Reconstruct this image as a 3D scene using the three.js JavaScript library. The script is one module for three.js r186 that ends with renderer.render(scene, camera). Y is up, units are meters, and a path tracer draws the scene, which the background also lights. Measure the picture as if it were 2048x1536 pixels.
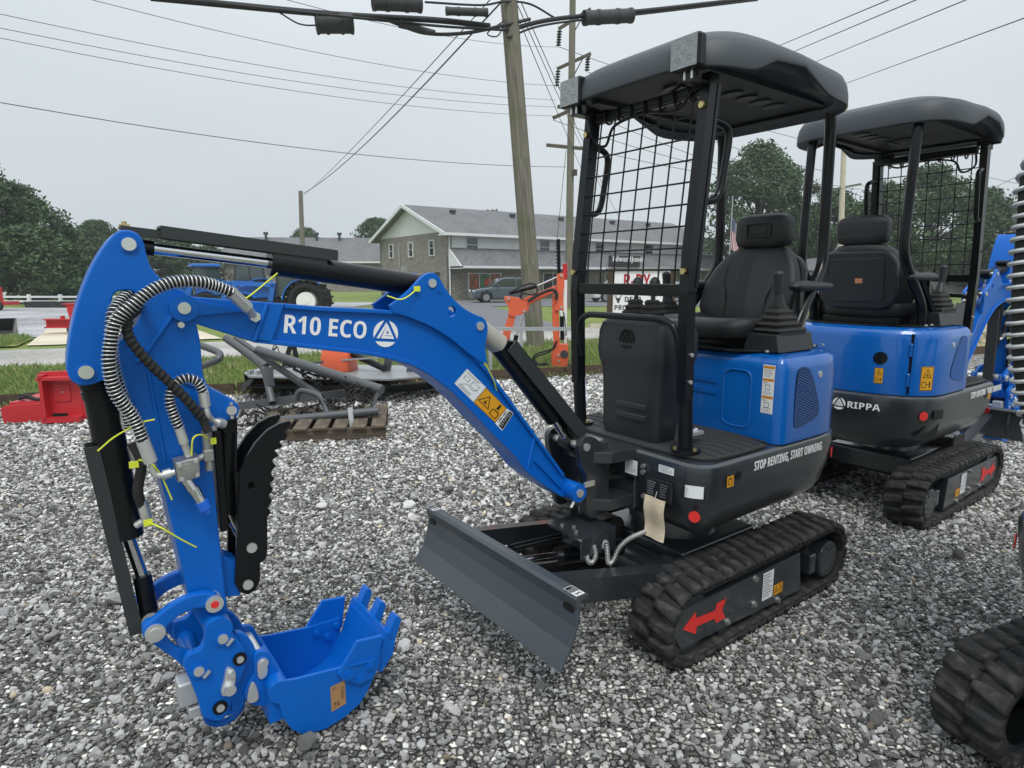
import * as THREE from 'three';
import { mergeGeometries, mergeVertices, toCreasedNormals } from 'three/addons/utils/BufferGeometryUtils.js';
import { FontLoader } from 'three/addons/loaders/FontLoader.js';
import { TextGeometry } from 'three/addons/geometries/TextGeometry.js';
import { RoundedBoxGeometry } from 'three/addons/geometries/RoundedBoxGeometry.js';

// ---------------------------------------------------------------- camera, sky, sun, exposure
const scene = new THREE.Scene();
const camera = new THREE.PerspectiveCamera(63.14, 4 / 3, 0.05, 600);
camera.position.set(0, 1.4, 0);
camera.rotation.set(-0.16957, 0, 0);
scene.add(camera);

let seed = 20240611;
function rnd() { seed = (seed * 1664525 + 1013904223) >>> 0; return seed / 4294967296; }
const rr = (a, b) => a + (b - a) * rnd();
function hash(x, y, s = 0) { let h = (x * 374761393 + y * 668265263 + s * 974634777) | 0; h = Math.imul(h ^ (h >>> 13), 1274126177); return ((h ^ (h >>> 16)) >>> 0) / 4294967296; }
function vnoise(x, y, p, s = 0) {
  const xi = Math.floor(x), yi = Math.floor(y), fx = x - xi, fy = y - yi;
  const m = (v) => p ? ((v % p) + p) % p : v;
  const u = fx * fx * (3 - 2 * fx), v = fy * fy * (3 - 2 * fy);
  const a = hash(m(xi), m(yi), s), b = hash(m(xi + 1), m(yi), s), c = hash(m(xi), m(yi + 1), s), d = hash(m(xi + 1), m(yi + 1), s);
  return a + (b - a) * u + (c - a) * v + (a - b - c + d) * u * v;
}
function fbm(x, y, p, o = 4, s = 0) { let t = 0, a = 0.5, f = 1; for (let i = 0; i < o; i++) { t += a * vnoise(x * f, y * f, p ? p * f : 0, s + i); a *= 0.5; f *= 2; } return t / (1 - Math.pow(0.5, o)); }

{ // flat overcast sky, a little brighter towards the zenith, soft mottled cloud
  const W = 512, Hh = 256, d = new Float32Array(W * Hh * 4);
  for (let j = 0; j < Hh; j++) for (let i = 0; i < W; i++) {
    const el = ((j + 0.5) / Hh - 0.5) * Math.PI, up = Math.max(0, Math.sin(el));
    const n = fbm(i / W * 10, j / Hh * 12 + 3, 0, 4, 7), n2 = fbm((W - i) / W * 10, j / Hh * 12 + 3, 0, 4, 7);
    const t = i / W, nn = n * (1 - t) + n2 * t;
    let L = 0.635 + 0.8 * up * up + (nn - 0.5) * 0.2;
    if (el < 0) L = 0.62;
    const k = (j * W + i) * 4, b = 0.5 - (nn - 0.5) * 1.2;
    d[k] = L * (0.89 + 0.05 * (1 - b)); d[k + 1] = L * 0.995; d[k + 2] = L * (1.035 + 0.03 * b); d[k + 3] = 1;
  }
  const t = new THREE.DataTexture(d, W, Hh, THREE.RGBAFormat, THREE.FloatType);
  t.mapping = THREE.EquirectangularReflectionMapping; t.magFilter = THREE.LinearFilter; t.minFilter = THREE.LinearFilter; t.wrapS = THREE.RepeatWrapping; t.needsUpdate = true;
  scene.background = t; scene.environment = t;
}
const sun = new THREE.DirectionalLight(new THREE.Color(1, 0.97, 0.93), 1.5);
sun.position.set(0.5, 14, 5); sun.target.position.set(0, 0, -4);
sun.castShadow = true; sun.shadow.radius = 40; sun.shadow.mapSize.set(2048, 2048);
Object.assign(sun.shadow.camera, { left: -25, right: 25, top: 25, bottom: -25, near: 1, far: 60 });
scene.add(sun, sun.target);
const renderer = new THREE.WebGLRenderer({ antialias: true });
renderer.setSize(1024, 768); renderer.toneMapping = THREE.LinearToneMapping; renderer.toneMappingExposure = 1.12;
renderer.shadowMap.enabled = true;
scene.fog = new THREE.FogExp2(0xdde3e6, 0.0009);

// ---------------------------------------------------------------- helpers
const V = (x, y, z) => new THREE.Vector3(x, y, z);
const used = {};
function numbered(n) { const k = used[n] = (used[n] ?? -1) + 1; return k ? n + '_' + String(k).padStart(3, '0') : n; }
function clean(g) { const q = g.index ? g.toNonIndexed() : g; const o = new THREE.BufferGeometry(); for (const a of ['position', 'normal', 'uv']) if (q.attributes[a]) o.setAttribute(a, q.attributes[a]); if (!o.attributes.normal) o.computeVertexNormals(); if (!o.attributes.uv) o.setAttribute('uv', new THREE.BufferAttribute(new Float32Array(o.attributes.position.count * 2), 2)); return o; }
function merge(list) { list = list.flat(9); return list.length === 1 ? list[0] : mergeGeometries(list.map(clean)); }
function obj(name, geo, mat, parent = scene) {
  const m = new THREE.Mesh(Array.isArray(geo) ? merge(geo) : geo, mat); m.castShadow = m.receiveShadow = true;
  m.name = parent === scene ? numbered(name) : name; parent.add(m); return m;
}
function tag(o, label, category, group) { o.userData.label = label; o.userData.category = category; if (group) o.userData.group = group; return o; }
function struct(o) { o.userData.kind = 'structure'; return o; }
function stuff(o) { o.userData.kind = 'stuff'; return o; }
function thing(name, label, category, x = 0, y = 0, z = 0, ry = 0, group) { const g = new THREE.Group(); g.name = numbered(name); g.position.set(x, y, z); g.rotation.y = ry; tag(g, label, category, group); scene.add(g); return g; }
function part(name, parent) { const g = new THREE.Group(); g.name = name; parent.add(g); return g; }
const T = (g, x = 0, y = 0, z = 0) => g.translate(x, y, z);
function box(w, h, d, x = 0, y = 0, z = 0, r = 0) { return (r ? new RoundedBoxGeometry(w, h, d, 2, r) : new THREE.BoxGeometry(w, h, d)).translate(x, y, z); }
function between(g, p, q) { const a = V(...p), b = V(...q), d = b.clone().sub(a), L = d.length(); g.applyMatrix4(new THREE.Matrix4().compose(a.clone().add(b).multiplyScalar(0.5), new THREE.Quaternion().setFromUnitVectors(V(0, 1, 0), d.divideScalar(L)), V(1, 1, 1))); return g; }
function dist(p, q) { return Math.hypot(p[0] - q[0], p[1] - q[1], p[2] - q[2]); }
function rod(p, q, r, r2 = r, seg = 14, open = false) { return between(new THREE.CylinderGeometry(r2, r, dist(p, q), seg, 1, open), p, q); }
function bar(p, q, w, h, twist = 0) { const g = new THREE.BoxGeometry(w, dist(p, q), h); if (twist) g.rotateY(twist); return between(g, p, q); }
function tube(pts, r, seg = 40, rad = 8, closed = false, tension = 0.5) { return new THREE.TubeGeometry(new THREE.CatmullRomCurve3(pts.map(p => V(...p)), closed, 'catmullrom', tension), seg, r, rad, closed); }
function bent(pts, r, k = 0.04, seg = 60, rad = 10) { // straight runs with rounded corners
  const path = new THREE.CurvePath(), P = pts.map(p => V(...p)); let last = P[0];
  for (let i = 1; i < P.length - 1; i++) { const a = P[i].clone().add(P[i - 1].clone().sub(P[i]).setLength(Math.min(k, P[i].distanceTo(P[i - 1]) * 0.49))), b = P[i].clone().add(P[i + 1].clone().sub(P[i]).setLength(Math.min(k, P[i].distanceTo(P[i + 1]) * 0.49))); path.add(new THREE.LineCurve3(last, a)); path.add(new THREE.QuadraticBezierCurve3(a, P[i], b)); last = b; }
  path.add(new THREE.LineCurve3(last, P[P.length - 1])); return new THREE.TubeGeometry(path, seg, r, rad, false);
}
function helix(pts, R, pitch, r, per = 10, rad = 4, tension = 0.5) { // wire wound round a curve
  const c = new THREE.CatmullRomCurve3(pts.map(p => V(...p)), false, 'catmullrom', tension), L = c.getLength(), n = Math.round(L / pitch) * per, fr = c.computeFrenetFrames(Math.min(n, 400), false), out = [];
  for (let i = 0; i <= n; i++) { const t = i / n, k = Math.min(fr.normals.length - 1, Math.round(t * (fr.normals.length - 1))), a = i / per * Math.PI * 2; out.push(c.getPointAt(t).addScaledVector(fr.normals[k], Math.cos(a) * R).addScaledVector(fr.binormals[k], Math.sin(a) * R)); }
  const path = new THREE.CatmullRomCurve3(out); path.getPointAt = (t) => path.getPoint(t); path.getTangentAt = (t) => path.getTangent(t);
  return new THREE.TubeGeometry(path, n, r, rad, false);
}
function chaikin(p, n = 1, k = 0.25) { for (let i = 0; i < n; i++) { const o = []; p.forEach((a, j) => { const b = p[(j + 1) % p.length]; o.push([a[0] + (b[0] - a[0]) * k, a[1] + (b[1] - a[1]) * k], [b[0] + (a[0] - b[0]) * k, b[1] + (a[1] - b[1]) * k]); }); p = o; } return p; }
function shapeOf(pts, holes = []) { const s = new THREE.Shape(pts.map(p => new THREE.Vector2(p[0], p[1]))); for (const h of holes) s.holes.push(new THREE.Path(h.map(p => new THREE.Vector2(p[0], p[1])))); return s; }
const circ = (x, y, r, n = 20) => Array.from({ length: n }, (_, i) => [x + r * Math.cos(i / n * Math.PI * 2), y + r * Math.sin(i / n * Math.PI * 2)]);
function plate(pts, z0, z1, { holes = [], bevel = 0.003 } = {}) { // outline in x,y pushed through z0..z1, edges bevelled
  const b = Math.min(bevel, Math.abs(z1 - z0) * 0.4);
  return new THREE.ExtrudeGeometry(shapeOf(pts, holes), { depth: Math.abs(z1 - z0) - 2 * b, bevelEnabled: b > 0, bevelThickness: b, bevelSize: b, bevelOffset: -b, bevelSegments: 2, curveSegments: 12 }).translate(0, 0, Math.min(z0, z1) + b);
}
function plateY(pts, y0, y1, opt) { return plate(pts.map(p => [p[0], -p[1]]), y0, y1, opt).rotateX(-Math.PI / 2); } // outline in x,z pushed up y0..y1
function plateX(pts, x0, x1, opt) { return plate(pts.map(p => [-p[0], p[1]]), x0, x1, opt).rotateY(Math.PI / 2); } // outline in z,y pushed along x
function ribbon(pts, t, z0, z1) { // strip of thickness t under an open polyline
  const off = pts.map((p, i) => { const a = pts[Math.max(0, i - 1)], b = pts[Math.min(pts.length - 1, i + 1)], dx = b[0] - a[0], dy = b[1] - a[1], l = Math.hypot(dx, dy); return [p[0] - dy / l * t, p[1] + dx / l * t]; });
  return plate(pts.concat(off.reverse()), z0, z1, { bevel: 0.0025 });
}
function rings(list, capA = true, capB = true) { // skin over rings of equal length
  const n = list[0].length, pos = [], uv = [], idx = [];
  list.forEach((r, j) => r.forEach((p, i) => { pos.push(...p); uv.push(i / n * 4, j / list.length * 2); }));
  for (let j = 0; j < list.length - 1; j++) for (let i = 0; i < n; i++) { const a = j * n + i, b = j * n + (i + 1) % n, c = a + n, d = b + n; idx.push(a, b, c, b, d, c); }
  const cap = (j, flip) => { const c = list[j].reduce((s, p) => [s[0] + p[0] / n, s[1] + p[1] / n, s[2] + p[2] / n], [0, 0, 0]); const k = pos.length / 3; pos.push(...c); uv.push(0, 0); for (let i = 0; i < n; i++) { const a = j * n + i, b = j * n + (i + 1) % n; flip ? idx.push(k, b, a) : idx.push(k, a, b); } };
  if (capA) cap(0, true); if (capB) cap(list.length - 1, false);
  const g = new THREE.BufferGeometry(); g.setAttribute('position', new THREE.Float32BufferAttribute(pos, 3)); g.setAttribute('uv', new THREE.Float32BufferAttribute(uv, 2)); g.setIndex(idx); g.computeVertexNormals(); return g;
}
const crease = (g, a = 0.6) => toCreasedNormals(g, a);
function sring(cx, y, cz, ax, az, e = 4, n = 40) { // super-ellipse ring in the x,z plane
  return Array.from({ length: n }, (_, i) => { const t = -i / n * Math.PI * 2, c = Math.cos(t), s = Math.sin(t); return [cx + ax * Math.sign(c) * Math.pow(Math.abs(c), 2 / e), y, cz + az * Math.sign(s) * Math.pow(Math.abs(s), 2 / e)]; });
}
function inset(pts, d) { const n = pts.length; return pts.map((p, i) => { const a = pts[(i + n - 1) % n], b = pts[(i + 1) % n], dx = b[0] - a[0], dz = b[1] - a[1], l = Math.hypot(dx, dz) || 1; return [p[0] + dz / l * d, p[1] - dx / l * d]; }); }
function loftY(plan, levels, a = 0.5) { return crease(rings(levels.map(([y, d]) => inset(plan, d).map(p => [p[0], y, p[1]]))), a); }
const hexbolt = (x, y, z, r, h, ax = 'z') => { const g = new THREE.CylinderGeometry(r, r, h, 6); if (ax === 'z') g.rotateX(Math.PI / 2); if (ax === 'x') g.rotateZ(Math.PI / 2); return g.translate(x, y, z); };
const pinZ = (x, y, z0, z1, r, seg = 22) => rod([x, y, z0], [x, y, z1], r, r, seg);

// ---------------------------------------------------------------- textures and materials
function dtex(n, fn, srgb = false, rep = 1) {
  const d = new Uint8Array(n * n * 4); for (let j = 0; j < n; j++) for (let i = 0; i < n; i++) { const c = fn(i / n, j / n), k = (j * n + i) * 4; if (typeof c === 'number') { d[k] = d[k + 1] = d[k + 2] = c * 255; } else { d[k] = c[0] * 255; d[k + 1] = c[1] * 255; d[k + 2] = c[2] * 255; } d[k + 3] = 255; }
  const t = new THREE.DataTexture(d, n, n); t.wrapS = t.wrapT = THREE.RepeatWrapping; t.magFilter = THREE.LinearFilter; t.minFilter = THREE.LinearMipmapLinearFilter; t.generateMipmaps = true; if (srgb) t.colorSpace = THREE.SRGBColorSpace; t.repeat.set(rep, rep); t.needsUpdate = true; return t;
}
function ctex(w, h, draw) { const c = document.createElement('canvas'); c.width = w; c.height = h; const x = c.getContext('2d'); draw(x, w, h); const t = new THREE.CanvasTexture(c); t.colorSpace = THREE.SRGBColorSpace; t.anisotropy = 8; return t; }
const lin = (r, g, b) => new THREE.Color().setRGB(r, g, b);
const smudge = dtex(256, (u, v) => 0.55 + 0.4 * fbm(u * 8, v * 8, 8, 5, 3) * (0.6 + 0.6 * fbm(u * 64, v * 64, 64, 2, 9)), false, 2.2);
const grainTex = dtex(256, (u, v) => fbm(u * 64, v * 64, 64, 3, 5), false, 6);
const std = (c, roughness = 0.6, metalness = 0, o = {}) => new THREE.MeshStandardMaterial({ color: c, roughness, metalness, ...o });
const M = {
  blue: new THREE.MeshPhysicalMaterial({ color: lin(0.001, 0.115, 0.5), roughness: 0.38, specularIntensity: 0.4, clearcoat: 0.18, clearcoatRoughness: 0.14 }),
  hoodBlue: new THREE.MeshPhysicalMaterial({ color: lin(0.001, 0.115, 0.46), roughness: 0.3, specularIntensity: 0.6, clearcoat: 0.75, clearcoatRoughness: 0.06 }),
  charcoal: new THREE.MeshPhysicalMaterial({ color: lin(0.021, 0.026, 0.031), roughness: 0.34, clearcoat: 0.7, clearcoatRoughness: 0.12 }),
  bladeGrey: std(lin(0.055, 0.066, 0.076), 0.5, 0, { roughnessMap: smudge, bumpMap: grainTex, bumpScale: 0.0003 }),
  black: new THREE.MeshPhysicalMaterial({ color: lin(0.005, 0.006, 0.0075), roughness: 0.28, specularIntensity: 0.5, clearcoat: 0.15, clearcoatRoughness: 0.12 }),
  plastic: std(lin(0.018, 0.021, 0.025), 0.42, 0, { bumpMap: grainTex, bumpScale: 0.00025 }),
  guard: std(lin(0.026, 0.031, 0.033), 0.5),
  lining: std(lin(0.014, 0.018, 0.024), 0.6),
  canopy: std(lin(0.046, 0.054, 0.064), 0.5, 0, { bumpMap: grainTex, bumpScale: 0.0003 }),
  vinyl: std(lin(0.012, 0.013, 0.015), 0.33, 0, { bumpMap: grainTex, bumpScale: 0.0006 }),
  rubber: std(lin(0.02, 0.0195, 0.019), 0.75, 0, { bumpMap: grainTex, bumpScale: 0.0006 }),
  mat: std(lin(0.03, 0.03, 0.03), 0.7),
  zinc: std(lin(0.7, 0.71, 0.7), 0.32, 0.7),
  chrome: std(lin(0.7, 0.7, 0.72), 0.14, 1),
  steel: std(lin(0.42, 0.42, 0.41), 0.4, 0.8),
  galv: std(lin(0.5, 0.52, 0.53), 0.5, 0.5, { roughnessMap: smudge }),
  tieYellow: std(lin(0.72, 0.78, 0.05), 0.5),
  white: std(lin(0.86, 0.86, 0.86), 0.4),
  red: new THREE.MeshPhysicalMaterial({ color: lin(0.5, 0.018, 0.025), roughness: 0.45, clearcoat: 0.4, clearcoatRoughness: 0.2 }),
  dotRed: std(lin(0.72, 0.03, 0.025), 0.45),
  orange: new THREE.MeshPhysicalMaterial({ color: lin(0.75, 0.13, 0.05), roughness: 0.45, clearcoat: 0.3, clearcoatRoughness: 0.25 }),
  gold: std(lin(0.6, 0.48, 0.22), 0.35, 0.9),
  capBlue: std(lin(0.01, 0.12, 0.6), 0.5),
  paper: std(lin(0.55, 0.44, 0.32), 0.85),
  lampLens: null,
  clearCover: new THREE.MeshPhysicalMaterial({ color: lin(0.75, 0.77, 0.78), roughness: 0.25, metalness: 0.2, clearcoat: 0.6, bumpMap: dtex(256, (u, v) => fbm(u * 24, v * 24, 24, 3, 21), false, 12), bumpScale: 0.004 }),
};
{ // dusty mud dried on the rubber tracks
  const dust = dtex(512, (u, v) => { const n = fbm(u * 9, v * 9, 9, 5, 31), k = Math.max(0, Math.min(1, (n - 0.5) * 5)) * (0.5 + 0.5 * fbm(u * 90, v * 90, 90, 2, 33)); return [0.138 + 0.17 * k, 0.139 + 0.155 * k, 0.142 + 0.13 * k]; }, true, 3.1);
  M.track = std(0xffffff, 0.85, 0, { map: dust, bumpMap: grainTex, bumpScale: 0.0012 });
}
const decal = (w, h, draw, rough = 0.45) => std(0xffffff, rough, 0, { map: ctex(w, h, draw) });
function lines(x, x0, y0, w, n, gap, col = '#444') { x.fillStyle = col; for (let i = 0; i < n; i++) x.fillRect(x0, y0 + i * gap, w * (0.6 + 0.4 * hash(i, n, 3)), Math.max(1, gap * 0.35)); }
function warnTri(x, cx, cy, r) { x.strokeStyle = '#1a1400'; x.lineWidth = r * 0.12; x.beginPath(); for (let i = 0; i < 3; i++) { const a = -Math.PI / 2 + i * Math.PI * 2 / 3; x[i ? 'lineTo' : 'moveTo'](cx + r * Math.cos(a), cy + r * Math.sin(a)); } x.closePath(); x.stroke(); x.fillStyle = '#1a1400'; x.beginPath(); x.arc(cx, cy - r * 0.12, r * 0.12, 0, 7); x.fill(); x.fillRect(cx - r * 0.3, cy + r * 0.08, r * 0.6, r * 0.14); x.fillRect(cx - r * 0.06, cy - r * 0.05, r * 0.14, r * 0.35); }
M.decWhite = decal(160, 160, (x, w, h) => { x.fillStyle = '#dfe3e6'; x.fillRect(0, 0, w, h); x.strokeStyle = '#555'; x.strokeRect(4, 4, w - 8, h - 8); lines(x, 14, 14, 120, 2, 9); x.strokeStyle = '#444'; x.lineWidth = 3; x.strokeRect(20, 46, 36, 28); x.strokeRect(78, 40, 50, 44); x.beginPath(); x.moveTo(30, 130); x.lineTo(60, 90); x.lineTo(110, 100); x.lineTo(130, 70); x.stroke(); lines(x, 20, 128, 110, 3, 9); });
M.decYellow = decal(220, 160, (x, w, h) => { x.fillStyle = '#d99b1c'; x.fillRect(0, 0, w, h); x.strokeStyle = '#1a1400'; x.lineWidth = 3; x.strokeRect(3, 3, w - 6, h - 6); warnTri(x, 66, 88, 56); x.strokeRect(140, 88, 60, 48); x.fillStyle = '#1a1400'; x.beginPath(); x.arc(168, 26, 10, 0, 7); x.fill(); x.fillRect(158, 36, 20, 30); x.fillRect(150, 74, 44, 6); });
M.decPinch = decal(120, 90, (x, w, h) => { x.fillStyle = '#e8e8e8'; x.fillRect(0, 0, w, h); x.fillStyle = '#111'; x.fillRect(50, 4, 66, 82); x.lineWidth = 6; x.strokeStyle = '#111'; x.beginPath(); x.moveTo(8, 14); x.lineTo(42, 74); x.moveTo(42, 14); x.lineTo(8, 74); x.moveTo(25, 8); x.lineTo(25, 80); x.stroke(); lines(x, 56, 14, 52, 7, 10, '#bbb'); });
M.decText = decal(128, 128, (x, w, h) => { x.fillStyle = '#e3e6e7'; x.fillRect(0, 0, w, h); lines(x, 10, 12, 108, 9, 12, '#777'); });
M.decStrip = decal(96, 256, (x, w, h) => { x.fillStyle = '#e6e8e8'; x.fillRect(0, 0, w, h); for (const y of [6, 72, 164]) { x.fillStyle = '#d0841c'; x.fillRect(4, y, w - 8, 14); } lines(x, 10, 26, 76, 5, 8, '#888'); x.strokeStyle = '#555'; x.lineWidth = 3; for (const y of [90, 184]) { x.strokeRect(26, y + 16, 36, 24); x.beginPath(); x.moveTo(26, y + 16); x.lineTo(12, y); x.lineTo(46, y + 6); x.stroke(); } lines(x, 10, 140, 76, 3, 7, '#999'); lines(x, 10, 226, 76, 4, 7, '#999'); });
M.decWarn = decal(96, 150, (x, w, h) => { x.fillStyle = '#dca01e'; x.fillRect(0, 0, w, h); x.strokeStyle = '#1a1400'; x.lineWidth = 3; x.strokeRect(3, 3, w - 6, h - 6); warnTri(x, 48, 52, 34); x.strokeRect(14, 96, 26, 34); x.fillStyle = '#1a1400'; x.fillRect(66, 94, 10, 38); x.fillRect(44, 108, 20, 5); });
M.decFuel = decal(64, 90, (x, w, h) => { x.fillStyle = '#d2951c'; x.fillRect(0, 0, w, h); x.strokeStyle = '#221a00'; x.lineWidth = 5; x.strokeRect(16, 26, 30, 44); x.strokeRect(22, 18, 14, 10); });
M.decPlate = decal(160, 110, (x, w, h) => { x.fillStyle = '#15181a'; x.fillRect(0, 0, w, h); x.strokeStyle = '#6a6f72'; x.strokeRect(5, 5, w - 10, h - 10); lines(x, 18, 18, 56, 6, 13, '#8d9092'); lines(x, 92, 18, 50, 6, 13, '#70757a'); });
M.decBox = decal(110, 190, (x, w, h) => { x.fillStyle = '#a37e55'; x.fillRect(0, 0, w, h); x.fillStyle = '#4a3521'; x.fillRect(14, 20, 30, 6); x.fillRect(14, 34, 22, 4); for (let i = 0; i < 16; i++) x.fillRect(76, 40 + i * 6, 24, hash(i, 4) > 0.5 ? 4 : 2); for (let i = 0; i < 8; i++) for (let j = 0; j < 8; j++) if (hash(i, j) > 0.45) x.fillRect(22 + i * 5, 132 + j * 5, 5, 5); });
M.decBoxPlain = M.decBox;
M.lampLens = new THREE.MeshPhysicalMaterial({ roughness: 0.2, clearcoat: 0.8, bumpMap: M.clearCover.bumpMap, bumpScale: 0.003, map: ctex(128, 128, (x, w, h) => { x.fillStyle = '#9ea5a9'; x.fillRect(0, 0, w, h); for (let i = 0; i < 260; i++) { const v = 120 + 120 * hash(i, 8); x.strokeStyle = `rgba(${v},${v + 4},${v + 6},0.6)`; x.lineWidth = 1.5; const y = hash(i, 9) * h, a = hash(i, 10) * w; x.beginPath(); x.moveTo(a, y); x.lineTo(a + 34 * hash(i, 11), y + 8 * (hash(i, 12) - 0.5)); x.stroke(); } for (const [a, b] of [[36, 36], [92, 36], [64, 64], [36, 92], [92, 92]]) { x.fillStyle = 'rgba(90,96,100,0.3)'; x.beginPath(); x.arc(a, b, 13, 0, 7); x.fill(); x.fillStyle = 'rgba(215,220,222,0.45)'; x.beginPath(); x.arc(a, b, 5, 0, 7); x.fill(); } }) });
const font = await new FontLoader().loadAsync('fonts/droid/droid_sans_bold.typeface.json');
const serif = await new FontLoader().loadAsync('fonts/droid/droid_serif_bold.typeface.json');
function text(str, size, depth = 0.0012, f = font) { const g = new TextGeometry(str, { font: f, size, depth, curveSegments: 5, bevelEnabled: false }); g.computeBoundingBox(); const b = g.boundingBox; return g.translate(-b.min.x, -b.min.y, 0); }
// the ring and triangle emblem, radius 1, in x,y
function emblem(r, t = 0.0012) { // disc cut by a triangle: three outer lenses, a slanting bar and an inner triangle with a hole
  const lens = (a0, a1) => { const o = []; for (let i = 0; i <= 18; i++) { const a = a0 + (a1 - a0) * i / 18; o.push([Math.cos(a), Math.sin(a)]); } return o; }, k = (p) => p.map(q => [q[0] * r, q[1] * r]);
  return merge([lens(-0.35, 1.36), lens(1.78, 3.46), lens(3.78, 5.64), [[-0.72, -0.36], [-0.5, -0.36], [0.06, 0.66], [0, 0.86]]].map(p => plate(k(p), 0, t, { bevel: 0 })).concat([plate(k([[0.1, 0.74], [0.7, -0.36], [-0.36, -0.36]]), 0, t, { bevel: 0, holes: [k([[0.12, 0.28], [0.02, 0.02], [0.26, 0.02]]), k([[-0.1, -0.12], [-0.06, -0.17], [0.5, -0.17], [0.5, -0.12]])] })]));
}
function sheet(pts, flip = false) { // flat quad decal with uv, pts = 4 corners (bl, br, tr, tl)
  const g = new THREE.BufferGeometry(), o = flip ? [0, 2, 1, 0, 3, 2] : [0, 1, 2, 0, 2, 3];
  g.setAttribute('position', new THREE.Float32BufferAttribute(pts.flat(), 3)); g.setAttribute('uv', new THREE.Float32BufferAttribute([0, 0, 1, 0, 1, 1, 0, 1], 2)); g.setIndex(o); g.computeVertexNormals(); return g;
}
// ---------------------------------------------------------------- mini excavator: x forward, y up, z to its right
function trackGeo(side) { // rubber belt with staggered lugs; outer edge at |z| = .465
  const x0 = -0.51, x1 = 0.445, cy = 0.158, R = 0.14, z0 = 0.285, z1 = 0.465, out = [];
  const stad = (r, n = 18) => { const p = []; for (let i = 0; i <= n; i++) { const a = -Math.PI / 2 + Math.PI * i / n; p.push([x1 + r * Math.cos(a), cy + r * Math.sin(a)]); } for (let i = 0; i <= n; i++) { const a = Math.PI / 2 + Math.PI * i / n; p.push([x0 + r * Math.cos(a), cy + r * Math.sin(a)]); } return p; };
  out.push(plate(stad(R), z0, z1, { holes: [stad(R - 0.024).reverse()], bevel: 0.003 }));
  const Ls = x1 - x0, per = 2 * Ls + 2 * Math.PI * R, N = 42;
  const at = (s) => { s = ((s % per) + per) % per; if (s < Ls) return [x0 + s, cy - R, -Math.PI / 2]; s -= Ls; if (s < Math.PI * R) { const a = -Math.PI / 2 + s / R; return [x1 + R * Math.cos(a), cy + R * Math.sin(a), a]; } s -= Math.PI * R; if (s < Ls) return [x1 - s, cy + R, Math.PI / 2]; s -= Ls; const a = Math.PI / 2 + s / R; return [x0 + R * Math.cos(a), cy + R * Math.sin(a), a]; };
  const lug = (w) => { // chunky pad: length along the belt, height outward, width across; rounded towards the belt edge
    const g = new THREE.BoxGeometry(0.05, 0.03, w, 4, 2, 6), p = g.attributes.position;
    for (let i = 0; i < p.count; i++) { const y = p.getY(i) / 0.03 + 0.5, e = p.getZ(i) / w + 0.5, k = 1 - 0.3 * y; p.setX(i, p.getX(i) * k * (0.72 + 0.4 * Math.sin(Math.min(1, e * 1.15) * Math.PI * 0.55)) + (e - 0.5) * 0.014); p.setY(i, p.getY(i) - 0.006 * Math.pow(Math.max(0, e - 0.7) / 0.3, 2) * y); p.setZ(i, p.getZ(i) * (1.02 - 0.06 * y)); }
    g.deleteAttribute('normal'); g.deleteAttribute('uv'); const h = mergeVertices(g, 1e-5); h.computeVertexNormals(); const q = h.attributes.position, uv = [], o = rr(0, 3), o2 = rr(0, 3); for (let i = 0; i < q.count; i++) uv.push(q.getX(i) + o, q.getZ(i) + q.getY(i) + o2); h.setAttribute('uv', new THREE.Float32BufferAttribute(uv, 2)); return h;
  };
  for (let i = 0; i < N; i++) for (const row of [0, 1]) {
    const [x, y, a] = at((i + row * 0.5) * per / N), w = 0.094, zc = row ? z0 + 0.043 : z1 - 0.043, g = lug(w + 0.004 * hash(i, row));
    if (row) g.rotateY(Math.PI);
    g.rotateZ(a - Math.PI / 2); out.push(g.translate(x + Math.cos(a) * 0.0055, y + Math.sin(a) * 0.0055, zc));
  }
  for (let i = 0; i < N; i++) { const [x, y, a] = at((i + 0.25) * per / N); out.push(box(0.064, 0.012, 0.008).rotateZ(a - Math.PI / 2).translate(x + Math.cos(a) * 0.004, y + Math.sin(a) * 0.004, (z0 + z1) / 2)); }
  const g = merge(out); if (side < 0) { g.scale(1, 1, -1); const ix = g.attributes.position.count; for (const n of ['position', 'normal', 'uv']) { const A = g.attributes[n], w = A.itemSize; for (let i = 0; i < ix; i += 3) for (let k = 0; k < w; k++) { const t = A.array[(i + 1) * w + k]; A.array[(i + 1) * w + k] = A.array[(i + 2) * w + k]; A.array[(i + 2) * w + k] = t; } } }
  return g;
}
// house plan (x,z), +z side going +x, then front, then -z side, then the round tail
function housePlan(front, hw, tail, side, rf, n = 10) {
  const p = []; const arc = (cx, cz, r, a0, a1, m) => { for (let i = 0; i <= m; i++) { const a = a0 + (a1 - a0) * i / m; p.push([cx + r * Math.cos(a), cz + r * Math.sin(a)]); } };
  for (let i = 0; i <= 5; i++) p.push([side + (front - rf - side) * i / 6, hw]);
  arc(front - rf, hw - rf, rf, Math.PI / 2, 0, n); for (let i = 1; i < 6; i++) p.push([front, hw - rf - 2 * (hw - rf) * i / 6]);
  arc(front - rf, -hw + rf, rf, 0, -Math.PI / 2, n); for (let i = 1; i <= 6; i++) p.push([front - rf - (front - rf - side) * i / 6, -hw]);
  for (let i = 1; i < 26; i++) { const a = -Math.PI / 2 - Math.PI * i / 26, c = Math.cos(a), s = Math.sin(a); p.push([side - (side - tail) * Math.pow(Math.abs(c), 0.75), hw * Math.sign(s) * Math.pow(Math.abs(s), 0.9)]); }
  return p;
}
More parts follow.
